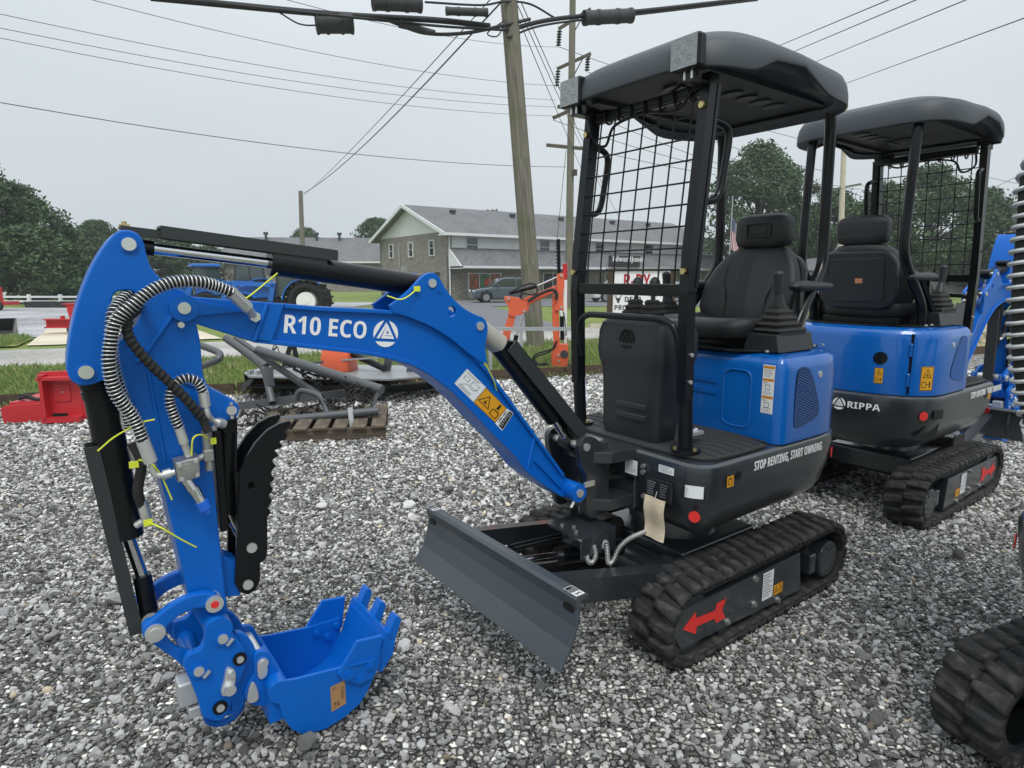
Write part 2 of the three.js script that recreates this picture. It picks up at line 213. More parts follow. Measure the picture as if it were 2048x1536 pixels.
function wrapTail(g, plan, s0, y0, off) { // bend flat x,y lettering round the tail of a plan, s measured along the outline
  const L = [0]; for (let i = 1; i <= plan.length; i++) { const a = plan[i - 1], b = plan[i % plan.length]; L.push(L[i - 1] + Math.hypot(a[0] - b[0], a[1] - b[1])); }
  const tot = L[plan.length], p = g.attributes.position;
  for (let i = 0; i < p.count; i++) {
    let s = ((s0 + p.getX(i)) % tot + tot) % tot, k = 1; while (L[k] < s) k++;
    const a = plan[k - 1], b = plan[k % plan.length], t = (s - L[k - 1]) / (L[k] - L[k - 1]), dx = b[0] - a[0], dz = b[1] - a[1], l = Math.hypot(dx, dz), o = off + p.getZ(i);
    p.setXYZ(i, a[0] + dx * t - dz / l * o, y0 + p.getY(i), a[1] + dz * t + dx / l * o);
  }
  g.computeVertexNormals(); return g;
}
const onNear = (g, x, y, z, slope = 0) => g.rotateZ(slope).rotateY(Math.PI).translate(x, y, z); // lettering that faces -z
const onFar = (g, x, y, z, slope = 0) => g.rotateZ(slope).translate(x, y, z);

function makeExcavator(label) {
  const E = thing('mini_excavator', label, 'excavator', 0, 0, 0, 0, 'blue mini excavators on the gravel lot');
  // ---- undercarriage
  const tg = { [-1]: trackGeo(-1), 1: trackGeo(1) };
  for (const s of [-1, 1]) {
    obj('rubber_track', tg[s], M.track, E);
    const f = obj('track_frame', [plate([[0.561, 0.198], [0.508, 0.238], [-0.273, 0.238], [-0.299, 0.059], [0.506, 0.084], [0.558, 0.159]], s * 0.452, s * 0.34), box(0.26, 0.17, 0.05, -0.41, 0.15, s * 0.36, 0.01), box(0.75, 0.05, 0.1, 0.1, 0.252, s * 0.37, 0.01)], M.charcoal, E);
    obj('idler_wheel', [pinZ(0.445, 0.158, s * 0.31, s * 0.44, 0.112, 28), pinZ(0.445, 0.158, s * 0.3, s * 0.448, 0.04)], M.charcoal, E);
    for (const x of [-0.2, 0.02, 0.24]) obj('track_roller', [pinZ(x, 0.07, s * 0.31, s * 0.44, 0.035), pinZ(x, 0.07, s * 0.34, s * 0.41, 0.042)], M.charcoal, E);
    const mo = obj('drive_motor', [pinZ(-0.51, 0.145, s * 0.3, s * 0.452, 0.082, 30), pinZ(-0.51, 0.145, s * 0.452, s * 0.457, 0.074, 30), pinZ(-0.51, 0.15, s * 0.3, s * 0.4, 0.112, 30), box(0.05, 0.09, 0.08, -0.395, 0.15, s * 0.41, 0.008)], M.charcoal, E);
    obj('bolt_circle', Array.from({ length: 9 }, (_, i) => pinZ(-0.51 + 0.056 * Math.cos(i * 0.698), 0.145 + 0.056 * Math.sin(i * 0.698), s * 0.456, s * 0.4605, 0.006, 8)), M.charcoal, mo);
    for (const [x, y] of [[-0.115, 0.075], [0.235, 0.098], [0.062, 0.222], [0.06, 0.115]]) obj('bolt', [hexbolt(x, y, s * 0.457, 0.011, 0.012), hexbolt(x, y, s * 0.452, 0.016, 0.004)], M.steel, f);
    const ar = [[0.503, 0.162], [0.435, 0.206], [0.43, 0.18], [0.317, 0.172], [0.309, 0.198], [0.251, 0.199], [0.274, 0.158], [0.249, 0.119], [0.307, 0.118], [0.319, 0.14], [0.425, 0.146], [0.428, 0.117]];
    obj('direction_arrow', plate(ar, s * 0.453, s * 0.4538, { bevel: 0 }), M.dotRed, f);
    const sz = s * 0.4535, q = (x0, x1, y0, y1) => sheet([[x0, y0, sz], [x1, y0, sz], [x1, y1, sz], [x0, y1, sz]], s < 0);
    obj('spec_sticker', q(0.004, -0.072, 0.105, 0.226), M.decText, f); obj('warning_sticker', q(-0.078, -0.148, 0.102, 0.15), M.decYellow, f);
  }
  obj('chassis', [box(0.5, 0.13, 0.5, 0, 0.24, 0, 0.02), box(0.3, 0.1, 0.72, 0, 0.19, 0, 0.02), rod([0.02, 0.3, 0], [0.02, 0.4, 0], 0.2, 0.18, 28), rod([0.02, 0.4, 0], [0.02, 0.45, 0], 0.24, 0.24, 32), rod([0.28, 0.2, -0.32], [0.28, 0.2, 0.32], 0.062, 0.062, 20), box(0.02, 0.15, 0.05, 0.28, 0.21, -0.2), box(0.02, 0.15, 0.05, 0.28, 0.21, 0.2)], M.charcoal, E);
  obj('cross_tube', [rod([0.28, 0.3, 0.1], [0.28, 0.3, 0.31], 0.055, 0.055, 20), box(0.18, 0.17, 0.012, 0.28, 0.29, 0.305)], std(lin(0.06, 0.055, 0.05), 0.7, 0.2), E);
  // ---- dozer blade
  const bl = obj('dozer_blade', new THREE.BufferGeometry(), M.bladeGrey, E);
  { // curved mouldboard
    const prof = [[1.085, 0.245], [1.05, 0.3], [1.028, 0.36], [1.02, 0.41], [1.03, 0.45], [1.02, 0.46], [0.99, 0.46], [0.975, 0.45], [0.985, 0.44], [1.004, 0.44], [1.006, 0.41], [1.014, 0.36], [1.036, 0.3], [1.072, 0.245]];
    bl.geometry.dispose(); bl.geometry = plate(prof, -0.46, 0.46, { bevel: 0.003 });
    obj('cutting_edge', plate([[1.09, 0.236], [1.062, 0.282], [1.057, 0.279], [1.085, 0.233]], -0.462, 0.462, { bevel: 0.001 }), M.bladeGrey, bl);
    for (const s of [-1, 1]) {
      obj('end_gusset', plate([[1.016, 0.44], [0.99, 0.44], [0.96, 0.36], [0.98, 0.28], [1.036, 0.3], [1.014, 0.36]], s * 0.36, s * 0.372), M.charcoal, bl);
      obj('tie_down_slot', new THREE.CylinderGeometry(0.016, 0.016, 0.004, 18).scale(1, 1, 1.5).rotateZ(Math.PI / 2).rotateZ(-0.2).translate(1.023, 0.405, s * 0.42), M.black, bl);
      obj('blade_sticker', sheet([[1.027, 0.4605, s * 0.43 - 0.03], [1.027, 0.4605, s * 0.43 + 0.03], [0.992, 0.4606, s * 0.43 + 0.03], [0.992, 0.4606, s * 0.43 - 0.03]]), M.decPinch, bl);
      obj('blade_arm', [bar([0.98, 0.37, s * 0.24], [0.3, 0.24, s * 0.3], 0.095, 0.06), pinZ(0.3, 0.24, s * 0.25, s * 0.35, 0.06)], M.charcoal, E);
    }
  }
  const bc = obj('blade_cylinder', [rod([0.92, 0.36, 0], [0.62, 0.31, 0], 0.02), pinZ(0.93, 0.36, -0.045, 0.045, 0.03), box(0.09, 0.1, 0.012, 0.96, 0.36, 0.045), box(0.09, 0.1, 0.012, 0.96, 0.36, -0.045)], M.chrome, E);
  obj('cylinder_barrel', rod([0.7, 0.325, 0], [0.36, 0.27, 0], 0.036, 0.036, 20), M.black, bc);
  obj('cylinder_cover', [box(0.13, 0.008, 0.2, 0.665, 0.452, -0.06), box(0.13, 0.075, 0.008, 0.665, 0.418, -0.16), box(0.12, 0.09, 0.18, 0.58, 0.4, -0.04)], M.charcoal, E);
  for (const [x, z] of [[0.7, -0.02], [0.675, -0.06], [0.7, -0.1]]) obj('bolt', hexbolt(x, 0.46, z, 0.008, 0.008, 'y'), M.steel, E);
  for (const pts of [[[0.668, 0.42, -0.16], [0.667, 0.385, -0.172], [0.684, 0.362, -0.175], [0.702, 0.368, -0.172], [0.71, 0.395, -0.165]], [[0.62, 0.4, -0.165], [0.632, 0.43, -0.19], [0.634, 0.385, -0.2], [0.626, 0.352, -0.2], [0.604, 0.354, -0.2], [0.572, 0.398, -0.2], [0.515, 0.42, -0.2], [0.42, 0.42, -0.19]]]) { const h = obj('blade_hose', tube(pts, 0.0065, 40), M.rubber, E); obj('spring_guard', helix(pts, 0.0082, 0.0052, 0.0016, 8, 4), M.zinc, h); }
  for (const dz of [0.02, 0.05]) obj('hydraulic_line', tube([[0.9, 0.4, dz], [0.75, 0.38, dz + 0.02], [0.55, 0.36, dz + 0.03], [0.36, 0.38, 0.05]], 0.007, 30), M.black, E);

  // ---- house: counterweight skirt and deck
  const plan = housePlan(0.41, 0.44, -0.75, -0.37, 0.1);
  const skirt = obj('counterweight_skirt', loftY(plan, [[0.43, 0.11], [0.45, 0.075], [0.5, 0.04], [0.6, 0.012], [0.7, 0], [0.722, 0.006], [0.731, 0.018], [0.733, 0.034]], 0.5), M.charcoal, E);
  const arcLen = (t) => { let s = 0; for (let i = 1; i <= t; i++) s += Math.hypot(plan[i][0] - plan[i - 1][0], plan[i][1] - plan[i - 1][1]); return s; };
  const slogan = 'STOP RENTING, START OWNING';
  { const a = text(slogan, 0.036).scale(0.56, 1, 1); a.computeBoundingBox(); const k = 0.5 / a.boundingBox.max.x; a.scale(k, 1, 1); obj('slogan', onNear(a.clone(), 0.102, 0.664, -0.441), M.white, skirt); obj('slogan', onFar(a.clone(), -0.05, 0.664, 0.441), M.white, skirt); }
  { // maker's emblem and name on the tail, red reflectors
    const s0 = arcLen(plan.length - 25);
    obj('maker_lettering', wrapTail(merge([emblem(0.034).translate(0.03, 0.028, 0), text('RIPPA', 0.036).scale(1.15, 1, 1).translate(0.075, 0.012, 0)]), plan, s0 + 0.6, 0.635, 0.001), M.white, skirt);
    for (const ds of [0.1, 1.05]) obj('reflector_dot', wrapTail(new THREE.CylinderGeometry(0.024, 0.024, 0.003, 24).rotateX(Math.PI / 2), plan, s0 + ds, 0.63, 0.001), M.dotRed, skirt);
    obj('inspection_opening', wrapTail(box(0.09, 0.05, 0.003, 0, 0, 0, 0.001), plan, s0 + 1.16, 0.63, 0.0005), M.black, skirt);
    obj('inspection_opening', wrapTail(plate([[-0.08, -0.035], [0.09, -0.035], [0.12, 0.035], [-0.02, 0.035]], 0, 0.003, { bevel: 0 }), plan, s0 + 1.1, 0.535, -0.02), M.black, skirt);
  }
  obj('reflector_dot', new THREE.CylinderGeometry(0.021, 0.021, 0.003, 26).rotateZ(Math.PI / 2).rotateY(Math.PI / 4 * 0.5).translate(0.394, 0.54, -0.396), M.dotRed, skirt);
  obj('reflector_dot', new THREE.CylinderGeometry(0.021, 0.021, 0.003, 26).rotateZ(Math.PI / 2).rotateY(-Math.PI / 4 * 0.5).translate(0.394, 0.54, 0.396), M.dotRed, skirt);
  for (const s of [-1, 1]) { obj('filler_hole', pinZ(0.202, 0.672, s * 0.43, s * 0.4425, 0.016), M.black, skirt); obj('fuel_sticker', sheet([[0.272, 0.637, s * 0.4415], [0.23, 0.637, s * 0.4415], [0.232, 0.68, s * 0.4415], [0.274, 0.68, s * 0.4415]], s < 0), M.decFuel, skirt); }
  const fx = 0.4118, fq = (z0, z1, y0, y1) => sheet([[fx, y0, z0], [fx, y0, z1], [fx, y1, z1], [fx, y1, z0]], true);
  obj('white_sticker', fq(-0.068, -0.132, 0.629, 0.688), M.decText, skirt); obj('white_sticker', fq(-0.238, -0.31, 0.675, 0.704), M.decText, skirt);
  obj('serial_plate', [box(0.004, 0.082, 0.134, 0.411, 0.602, -0.238, 0.0015)], M.decPlate, skirt);
  obj('blank_label', rings([[0.655, 0], [0.61, 0]].map(([y]) => Array.from({ length: 8 }, (_, i) => { const a = -0.15 - i * 0.11; return [0.31 + 0.1035 * Math.cos(a), y, -0.34 + 0.1035 * Math.sin(a)]; })), false, false), M.decText, skirt);
  for (const [y, z] of [[0.678, -0.165], [0.655, -0.165], [0.56, -0.172]]) obj('bolt', [hexbolt(0.416, y, z, 0.01, 0.012, 'x')], M.steel, skirt);
  for (const z of [-0.085, -0.107]) obj('hose_port', new THREE.CylinderGeometry(0.009, 0.009, 0.006, 14).rotateZ(Math.PI / 2).translate(0.41, 0.61, z), M.black, skirt);
  // swing post and boom bracket
  obj('swing_post', [plateY([[0.3, -0.12], [0.52, -0.1], [0.58, -0.05], [0.58, 0.12], [0.52, 0.17], [0.3, 0.19]], 0.69, 0.735), plateY([[0.3, -0.12], [0.52, -0.1], [0.58, -0.05], [0.58, 0.12], [0.52, 0.17], [0.3, 0.19]], 0.5, 0.545), rod([0.52, 0.46, 0.035], [0.52, 0.76, 0.035], 0.035), box(0.09, 0.24, 0.3, 0.36, 0.6, 0.035, 0.01)], M.charcoal, E);
  const brk = [[0.655, 0.785], [0.61, 0.808], [0.56, 0.79], [0.5, 0.73], [0.485, 0.66], [0.49, 0.5], [0.56, 0.46], [0.605, 0.48], [0.612, 0.56], [0.6, 0.63], [0.64, 0.7]];
  const sb = obj('swing_bracket', [plate(chaikin(brk, 2), -0.055, -0.028), plate(chaikin(brk, 2), 0.128, 0.155), box(0.06, 0.3, 0.2, 0.52, 0.62, 0.05, 0.01)], M.charcoal, E);
  obj('pin', pinZ(0.614, 0.762, -0.06, 0.16, 0.015), M.zinc, sb); obj('pin', pinZ(0.651, 0.589, -0.068, 0.168, 0.016), M.zinc, sb);
  obj('foot_boss', [pinZ(0.651, 0.589, -0.062, 0.162, 0.036, 26)], M.blue, sb);
  obj('lock_plate', box(0.05, 0.02, 0.008, 0.6, 0.615, -0.06), M.zinc, sb);
  obj('grease_nipple', rod([0.668, 0.555, -0.05], [0.683, 0.535, -0.05], 0.006), M.zinc, sb);
  for (let i = 0; i < 4; i++) obj('hydraulic_hose', tube([[0.2, 0.62, -0.02 + i * 0.03], [0.42, 0.6 + i * 0.02, -0.03 + i * 0.03], [0.56, 0.66 + i * 0.02, 0.0 + i * 0.03], [0.62, 0.82, 0.02 + i * 0.02]], 0.012, 24), M.rubber, E);
  // deck mat with chevron ribs
  const mt = obj('floor_mat', plateY(chaikin([[0.372, -0.1], [0.36, -0.3], [0.33, -0.4], [0.17, -0.418], [-0.09, -0.405], [-0.11, 0.405], [0.17, 0.418], [0.33, 0.4], [0.36, 0.3], [0.372, 0.1]], 1), 0.734, 0.748, { bevel: 0.004 }), M.mat, E);
  for (const s of [-1, 1]) for (let i = 0; i < 7; i++) obj('mat_rib', bent([[0.3 - i * 0.055, 0.749, s * 0.2], [0.27 - i * 0.055, 0.749, s * 0.3], [0.29 - i * 0.055, 0.749, s * 0.4]], 0.003, 0.01, 10, 5), M.mat, mt);
  // ---- engine hood
  const hp = housePlan(-0.08, 0.43, -0.71, -0.38, 0.045, 6);
  const hood = obj('engine_hood', loftY(hp, [[0.736, 0], [0.76, -0.001], [1.035, 0.002], [1.062, 0.008], [1.08, 0.022], [1.09, 0.05], [1.095, 0.1]], 0.45), M.hoodBlue, E);
  for (const s of [-1, 1]) {
    const gz = s * 0.4285, gp = chaikin([[-0.17, 1.02], [-0.2, 1.042], [-0.25, 1.042], [-0.29, 1.01], [-0.37, 0.87], [-0.37, 0.83], [-0.34, 0.81], [-0.19, 0.785], [-0.17, 0.81]], 2);
    const gr = obj('side_grille', plate(gp, gz - s * 0.004, gz + s * 0.0035, { bevel: 0.001 }), M.black, hood);
    const sl = []; for (let i = 0; i < 30; i++) { const y = 0.775 + i * 0.0105; const xs = [], yy = (x) => y - (x + 0.23) * -0.35; for (let x = -0.38; x <= -0.15; x += 0.004) { const v = yy(x); let inside = false; for (let a = 0, b = gp.length - 1; a < gp.length; b = a++) if ((gp[a][1] > v) !== (gp[b][1] > v) && x < (gp[b][0] - gp[a][0]) * (v - gp[a][1]) / (gp[b][1] - gp[a][1]) + gp[a][0]) inside = !inside; if (inside) xs.push(x); } if (xs.length > 2) { const a = xs[0], b = xs[xs.length - 1]; sl.push(bar([a, yy(a), gz + s * 0.004], [b, yy(b), gz + s * 0.004], 0.004, 0.004)); } }
    stuff(obj('grille_slats', sl, M.hoodBlue, gr));
    obj('hood_lock', [pinZ(-0.36, 1.0, s * 0.42, s * 0.431, 0.014)], M.zinc, hood);
  }
  const h0 = hp.length - 25; let hs = 0; for (let i = 1; i <= h0; i++) hs += Math.hypot(hp[i][0] - hp[i - 1][0], hp[i][1] - hp[i - 1][1]);
  obj('exhaust_port', wrapTail(new THREE.CylinderGeometry(0.034, 0.034, 0.02, 26).rotateX(Math.PI / 2), hp, hs + 0.76, 0.93, -0.008), M.black, hood);
  obj('warning_sticker', wrapTail(new THREE.PlaneGeometry(0.042, 0.085, 4, 1), hp, hs + 0.76, 0.835, 0.002), M.decWarn, hood);
  obj('warning_sticker', wrapTail(new THREE.PlaneGeometry(0.07, 0.13, 6, 1), hp, hs + 0.99, 0.83, 0.002), M.decWarn, hood);
  obj('door_seam', wrapTail(box(0.012, 0.32, 0.004), hp, hs + 0.9, 0.905, 0.0005), M.black, hood);
  for (const y of [0.82, 0.98]) obj('door_hinge', wrapTail(box(0.014, 0.07, 0.012, 0, 0, 0, 0.004), hp, hs + 0.895, y, 0.004), M.hoodBlue, hood);
  obj('safety_sticker', sheet([[-0.0785, 0.858, -0.34], [-0.0785, 0.858, -0.392], [-0.0785, 1.055, -0.392], [-0.0785, 1.055, -0.34]], true), M.decStrip, hood);
  obj('panel_moulding', [bent([[-0.08, 0.8, -0.16], [-0.08, 1.0, -0.16], [-0.08, 1.02, -0.19], [-0.08, 1.02, -0.27], [-0.08, 1.0, -0.29], [-0.08, 0.8, -0.29], [-0.08, 0.78, -0.27], [-0.08, 0.78, -0.19], [-0.08, 0.8, -0.16]], 0.004, 0.02, 60, 6), ...[0.96, 0.91].map(y => bar([-0.08, y, -0.13], [-0.08, y, 0.2], 0.006, 0.02))], M.hoodBlue, hood);
  // ---- seat base plate, seat
  obj('seat_base', [plateY(chaikin([[-0.06, -0.36], [-0.06, 0.36], [-0.5, 0.36], [-0.62, 0.2], [-0.62, -0.2], [-0.5, -0.36]], 1), 1.094, 1.103, { bevel: 0.002 }), box(0.36, 0.04, 0.42, -0.34, 1.12, 0, 0.008)], M.black, E);
  for (let i = 0; i < 7; i++) for (const s of [-1, 1]) obj('bolt', hexbolt(-0.09 - i * 0.072, 1.107, s * 0.345, 0.008, 0.008, 'y'), M.zinc, E);
  const seat = part('seat', E);
  const cu = []; for (const [y, k] of [[1.125, 0.9], [1.14, 1], [1.175, 1.02], [1.2, 1], [1.215, 0.93], [1.222, 0.8], [1.205, 0.5], [1.2, 0.2]]) cu.push(sring(-0.3, y, 0, 0.235 * k, 0.24 * k, 5, 48).map(p => [p[0], p[1] + Math.max(0, p[0] + 0.18) * 0.06 + Math.pow(Math.abs(p[2]) / 0.24, 3) * 0.018 * k, p[2]]));
  obj('seat_cushion', rings(cu), M.vinyl, seat);
  const bk = []; for (const [y, w, d, x] of [[1.16, 0.17, 0.03, -0.47], [1.18, 0.22, 0.05, -0.48], [1.26, 0.245, 0.062, -0.5], [1.36, 0.24, 0.06, -0.525], [1.44, 0.21, 0.055, -0.545], [1.5, 0.17, 0.05, -0.56], [1.53, 0.13, 0.04, -0.567], [1.54, 0.08, 0.02, -0.57]]) bk.push(sring(x, y, 0, d, w, 3.4, 48).map(p => [p[0] + Math.pow(Math.abs(p[2]) / 0.245, 2.4) * 0.055, p[1], p[2]]));
  const back = obj('backrest', rings(bk), M.vinyl, seat);
  for (const s of [-1, 1]) obj('seam', tube([[-0.425, 1.2, s * 0.1], [-0.438, 1.3, s * 0.105], [-0.463, 1.38, s * 0.13], [-0.49, 1.46, s * 0.13]], 0.0035, 20, 5), M.rubber, back);
  { const rr2 = (w, h, r) => { const p = []; for (const [sx, sy, a0] of [[1, 1, 0], [-1, 1, 1.5708], [-1, -1, 3.1416], [1, -1, 4.7124]]) for (let i = 0; i <= 6; i++) { const a = a0 + i / 6 * 1.5708; p.push([sx * (w / 2 - r) + r * Math.cos(a), sy * (h / 2 - r) + r * Math.sin(a)]); } return p; };
    obj('back_shell', [plateX(rr2(0.42, 0.32, 0.09), -0.025, 0.02, { bevel: 0.012 }), plateX(rr2(0.3, 0.24, 0.03), -0.032, 0, { bevel: 0.004 })].map(g => g.rotateZ(0.14).translate(-0.578, 1.345, 0)), M.plastic, seat); }
  obj('document_label', sheet([[-0.6105, 1.325, 0.0], [-0.6105, 1.325, 0.04], [-0.6145, 1.352, 0.04], [-0.6145, 1.352, 0.0]]), std(lin(0.6, 0.25, 0.12), 0.6), seat);
  const hr = []; for (const [y, w, d] of [[1.536, 0.09, 0.025], [1.545, 0.125, 0.042], [1.58, 0.138, 0.05], [1.65, 0.138, 0.05], [1.676, 0.128, 0.046], [1.69, 0.1, 0.032], [1.693, 0.06, 0.012]]) hr.push(sring(-0.565, y, 0, d, w, 4, 40));
  const head = obj('headrest', rings(hr), M.vinyl, seat);
  obj('headrest_panel', [bent([[-0.513, 1.585, -0.06], [-0.513, 1.585, 0.06], [-0.513, 1.647, 0.06], [-0.513, 1.647, -0.06], [-0.513, 1.585, -0.06]], 0.005, 0.012, 40, 6), box(0.012, 0.04, 0.095, -0.518, 1.616, 0, 0.005)], M.vinyl, head);
  for (const z of [-0.06, 0.06]) obj('headrest_post', rod([-0.565, 1.5, z], [-0.565, 1.57, z], 0.007), M.steel, seat);
  obj('belt_buckle', box(0.03, 0.09, 0.045, -0.35, 1.24, 0.27, 0.006), M.black, seat); obj('buckle_button', box(0.022, 0.008, 0.03, -0.345, 1.289, 0.27, 0.003), M.dotRed, seat);
  // ---- joystick consoles beside the seat
  for (const s of [-1, 1]) {
    const c = obj('joystick_console', [plateX([[s * 0.21, 1.1], [s * 0.37, 1.1], [s * 0.355, 1.17], [s * 0.23, 1.17]], -0.4, -0.13), box(0.2, 0.03, 0.13, -0.26, 1.175, s * 0.292, 0.006)], M.plastic, E);
    const b = []; for (let i = 0; i <= 16; i++) { const t = i / 16, k = (1 - t * 0.62) * (i % 4 < 2 ? 1.07 : 0.9); b.push(sring(-0.255 + t * 0.012, 1.18 + t * 0.1, s * 0.292, 0.105 * k, 0.07 * k, 5, 28)); }
    obj('rubber_boot', rings(b), M.rubber, c);
    obj('joystick', [rod([-0.243, 1.27, s * 0.292], [-0.23, 1.33, s * 0.292], 0.03, 0.016), rod([-0.23, 1.33, s * 0.292], [-0.222, 1.41, s * 0.292], 0.017, 0.02), new THREE.SphereGeometry(0.021, 16, 12).scale(1, 0.8, 1).translate(-0.222, 1.41, s * 0.292)], M.plastic, c);
    obj('armrest', [rings([[0, 0.2], [0.02, 0.9], [0.1, 1], [0.2, 0.9], [0.26, 0.75], [0.3, 0.6], [0.31, 0.2]].map(([d, k]) => Array.from({ length: 20 }, (_, i) => { const a = i / 20 * Math.PI * 2; return [-0.34 - d, 1.36 + 0.024 * k * Math.sin(a), s * 0.29 + 0.035 * k * Math.cos(a)]; })))], M.plastic, c);
    obj('armrest_bracket', [bar([-0.4, 1.35, s * 0.29], [-0.4, 1.1, s * 0.3], 0.03, 0.02), bar([-0.5, 1.35, s * 0.29], [-0.34, 1.12, s * 0.33], 0.02, 0.02)], M.black, c);
  }
  // ---- front console with travel levers
  const fc = []; for (const [y, hw, xa, xb] of [[0.748, 0.15, 0.2, 0.33], [0.78, 0.156, 0.2, 0.335], [0.98, 0.163, 0.16, 0.34], [1.03, 0.17, 0.14, 0.344], [1.07, 0.183, 0.12, 0.352], [1.1, 0.188, 0.112, 0.355], [1.18, 0.184, 0.112, 0.352], [1.215, 0.17, 0.13, 0.345], [1.232, 0.15, 0.15, 0.33], [1.236, 0.1, 0.2, 0.31]]) fc.push(sring((xa + xb) / 2, y, 0, (xb - xa) / 2, hw, 7, 48));
  const con = obj('front_console', crease(rings(fc), 0.45), M.plastic, E);
  obj('console_emblem', emblem(0.04, 0.005).rotateY(Math.PI / 2).translate(0.352, 1.155, 0.0), M.black, con);
  for (const y of [0.885, 0.84]) obj('console_rib', box(0.012, 0.026, 0.16, 0.338, y, -0.02, 0.005), M.plastic, con);
  for (const s of [-1, 1]) { const b = []; for (let i = 0; i <= 14; i++) { const t = i / 14, k = (1 - t * 0.6) * (i % 4 < 2 ? 1.06 : 0.88); b.push(sring(0.26, 1.235 + t * 0.075, s * 0.045, 0.06 * k, 0.046 * k, 4, 24)); } obj('rubber_boot', rings(b), M.rubber, con); obj('travel_lever', [rod([0.26, 1.3, s * 0.045], [0.25, 1.36, s * 0.045], 0.008), new THREE.SphereGeometry(0.028, 16, 12).scale(0.8, 1.1, 0.8).translate(0.25, 1.37, s * 0.045)], M.plastic, con); }
  for (const s of [-1, 1]) obj('foot_pedal', [box(0.09, 0.012, 0.05, 0.2, 0.79, s * 0.22), rod([0.24, 0.76, s * 0.22], [0.17, 0.8, s * 0.22], 0.008)], M.galv, con);
  // ---- canopy frame
  for (const s of [-1, 1]) {
    const z = s * 0.29, po = obj('front_post', [bar([0.343, 0.94, z], [0.358, 1.345, z], 0.046, 0.04), bar([0.358, 1.34, z], [0.352, 1.5, z], 0.044, 0.04), bar([0.352, 1.49, z], [0.287, 2.09, z], 0.044, 0.04), bar([0.335, 1.36, z + s * 0.006], [0.262, 2.06, z + s * 0.006], 0.016, 0.034), rod([0.325, 0.752, z], [0.34, 0.96, z], 0.027, 0.027, 18), rod([0.325, 0.752, z - s * 0.0], [0.325, 0.762, z], 0.055, 0.055, 24)], M.black, E);
    for (const a of [0.5, 2.6, 4.7]) obj('base_bolt', [hexbolt(0.325 + 0.042 * Math.cos(a), 0.766, z + 0.042 * Math.sin(a), 0.009, 0.01, 'y')], M.gold, po);
    for (const y of [1.12, 1.02]) obj('post_bolt', hexbolt(0.346, y, z + s * 0.024, 0.008, 0.008), M.zinc, po);
    for (const [x, y] of [[0.386, 1.42], [0.327, 1.985]]) obj('post_bolt', hexbolt(x, y, z, 0.012, 0.012, 'x'), M.gold, po);
    obj('grab_rail', bent([[0.3, 1.945, z], [0.2, 1.935, z + s * 0.012], [0.178, 1.9, z + s * 0.014], [0.215, 1.7, z + s * 0.014], [0.25, 1.665, z + s * 0.01], [0.335, 1.668, z]], 0.0135, 0.05, 60, 10), M.black, E);
    obj('rear_post', bent([[-0.36, 1.1, s * 0.3], [-0.37, 1.2, s * 0.3], [-0.595, 1.44, s * 0.275], [-0.605, 1.52, s * 0.27], [-0.58, 2.1, s * 0.27], [-0.5, 2.14, s * 0.27]], 0.0235, 0.08, 60, 14), M.black, E);
  }
  obj('cross_bar', box(0.03, 0.045, 0.55, 0.36, 1.352, 0, 0.004), M.black, E);
  obj('cross_bar', [box(0.03, 0.04, 0.55, 0.285, 2.045, 0, 0.004), box(0.03, 0.04, 0.55, -0.53, 2.12, 0, 0.004)], M.black, E);
  for (const z of [-0.27, 0.27]) obj('roof_rail', box(0.8, 0.018, 0.03, -0.1, 2.117, z), M.lining, E);
  const mx = (y) => y < 1.5 ? 0.362 : 0.355 - (y - 1.5) * 0.11;
  const fr = part('mesh_screen', E);
  for (let i = 0; i < 7; i++) { const z = -0.232 + i * 0.0765; obj('mesh_wire', tube([[mx(1.36), 1.36, z], [mx(1.5), 1.5, z], [mx(2.04), 2.04, z]], 0.0034, 14, 6, false, 0.1), M.black, fr); }
  for (let i = 0; i < 9; i++) { const y = 1.426 + i * 0.0765; obj('mesh_wire', rod([mx(y) + 0.004, y, -0.27], [mx(y) + 0.004, y, 0.27], 0.0034, 0.0034, 6), M.black, fr); }
  for (let i = 0; i < 7; i++) obj('wire_clamp', new THREE.TorusGeometry(0.024, 0.0045, 6, 14).translate(0.285, 2.04, -0.22 + i * 0.07), M.black, fr);
  obj('lamp_cable', tube([[0.36, 2.05, 0.24], [0.31, 1.96, 0.26], [0.3, 1.93, 0.2], [0.3, 2.0, 0.15], [0.29, 2.02, 0.0], [0.29, 2.0, -0.15], [0.32, 2.06, -0.26]], 0.006, 50, 6), M.black, E);
  obj('handle_bar', bent([[0.348, 1.06, 0.268], [0.372, 1.2, 0.262], [0.376, 1.245, 0.22], [0.376, 1.247, -0.2], [0.374, 1.215, -0.262], [0.348, 1.06, -0.268]], 0.0135, 0.05, 70, 10), M.black, E);
  // ---- roof
  const ro = Array.from({ length: 72 }, (_, i) => { const t = -i / 72 * Math.PI * 2, c = Math.cos(t), s = Math.sin(t), e = 4.6; return [-0.08 + 0.505 * Math.sign(c) * Math.pow(Math.abs(c), 2 / e), 0.425 * Math.sign(s) * Math.pow(Math.abs(s), 2 / e) * (1 - 0.06 * Math.max(0, c))]; });
  const wave = (p) => 0.07 * Math.pow(Math.abs(p[1]) / 0.425, 6) * Math.exp(-Math.pow((p[0] + 0.02) / 0.19, 4)) + 0.022 * Math.max(0, (p[0] - 0.1) / 0.4);
  const rl = [[0.9, 2.1, 0.4], [0.965, 2.085, 1], [0.99, 2.072, 1], [1, 2.082, 1], [0.998, 2.12, 0.6], [0.985, 2.155, 0.3], [0.955, 2.185, 0.15], [0.88, 2.205, 0.05], [0.8, 2.225, 0], [0.7, 2.24, 0], [0.45, 2.247, 0], [0.1, 2.249, 0]];
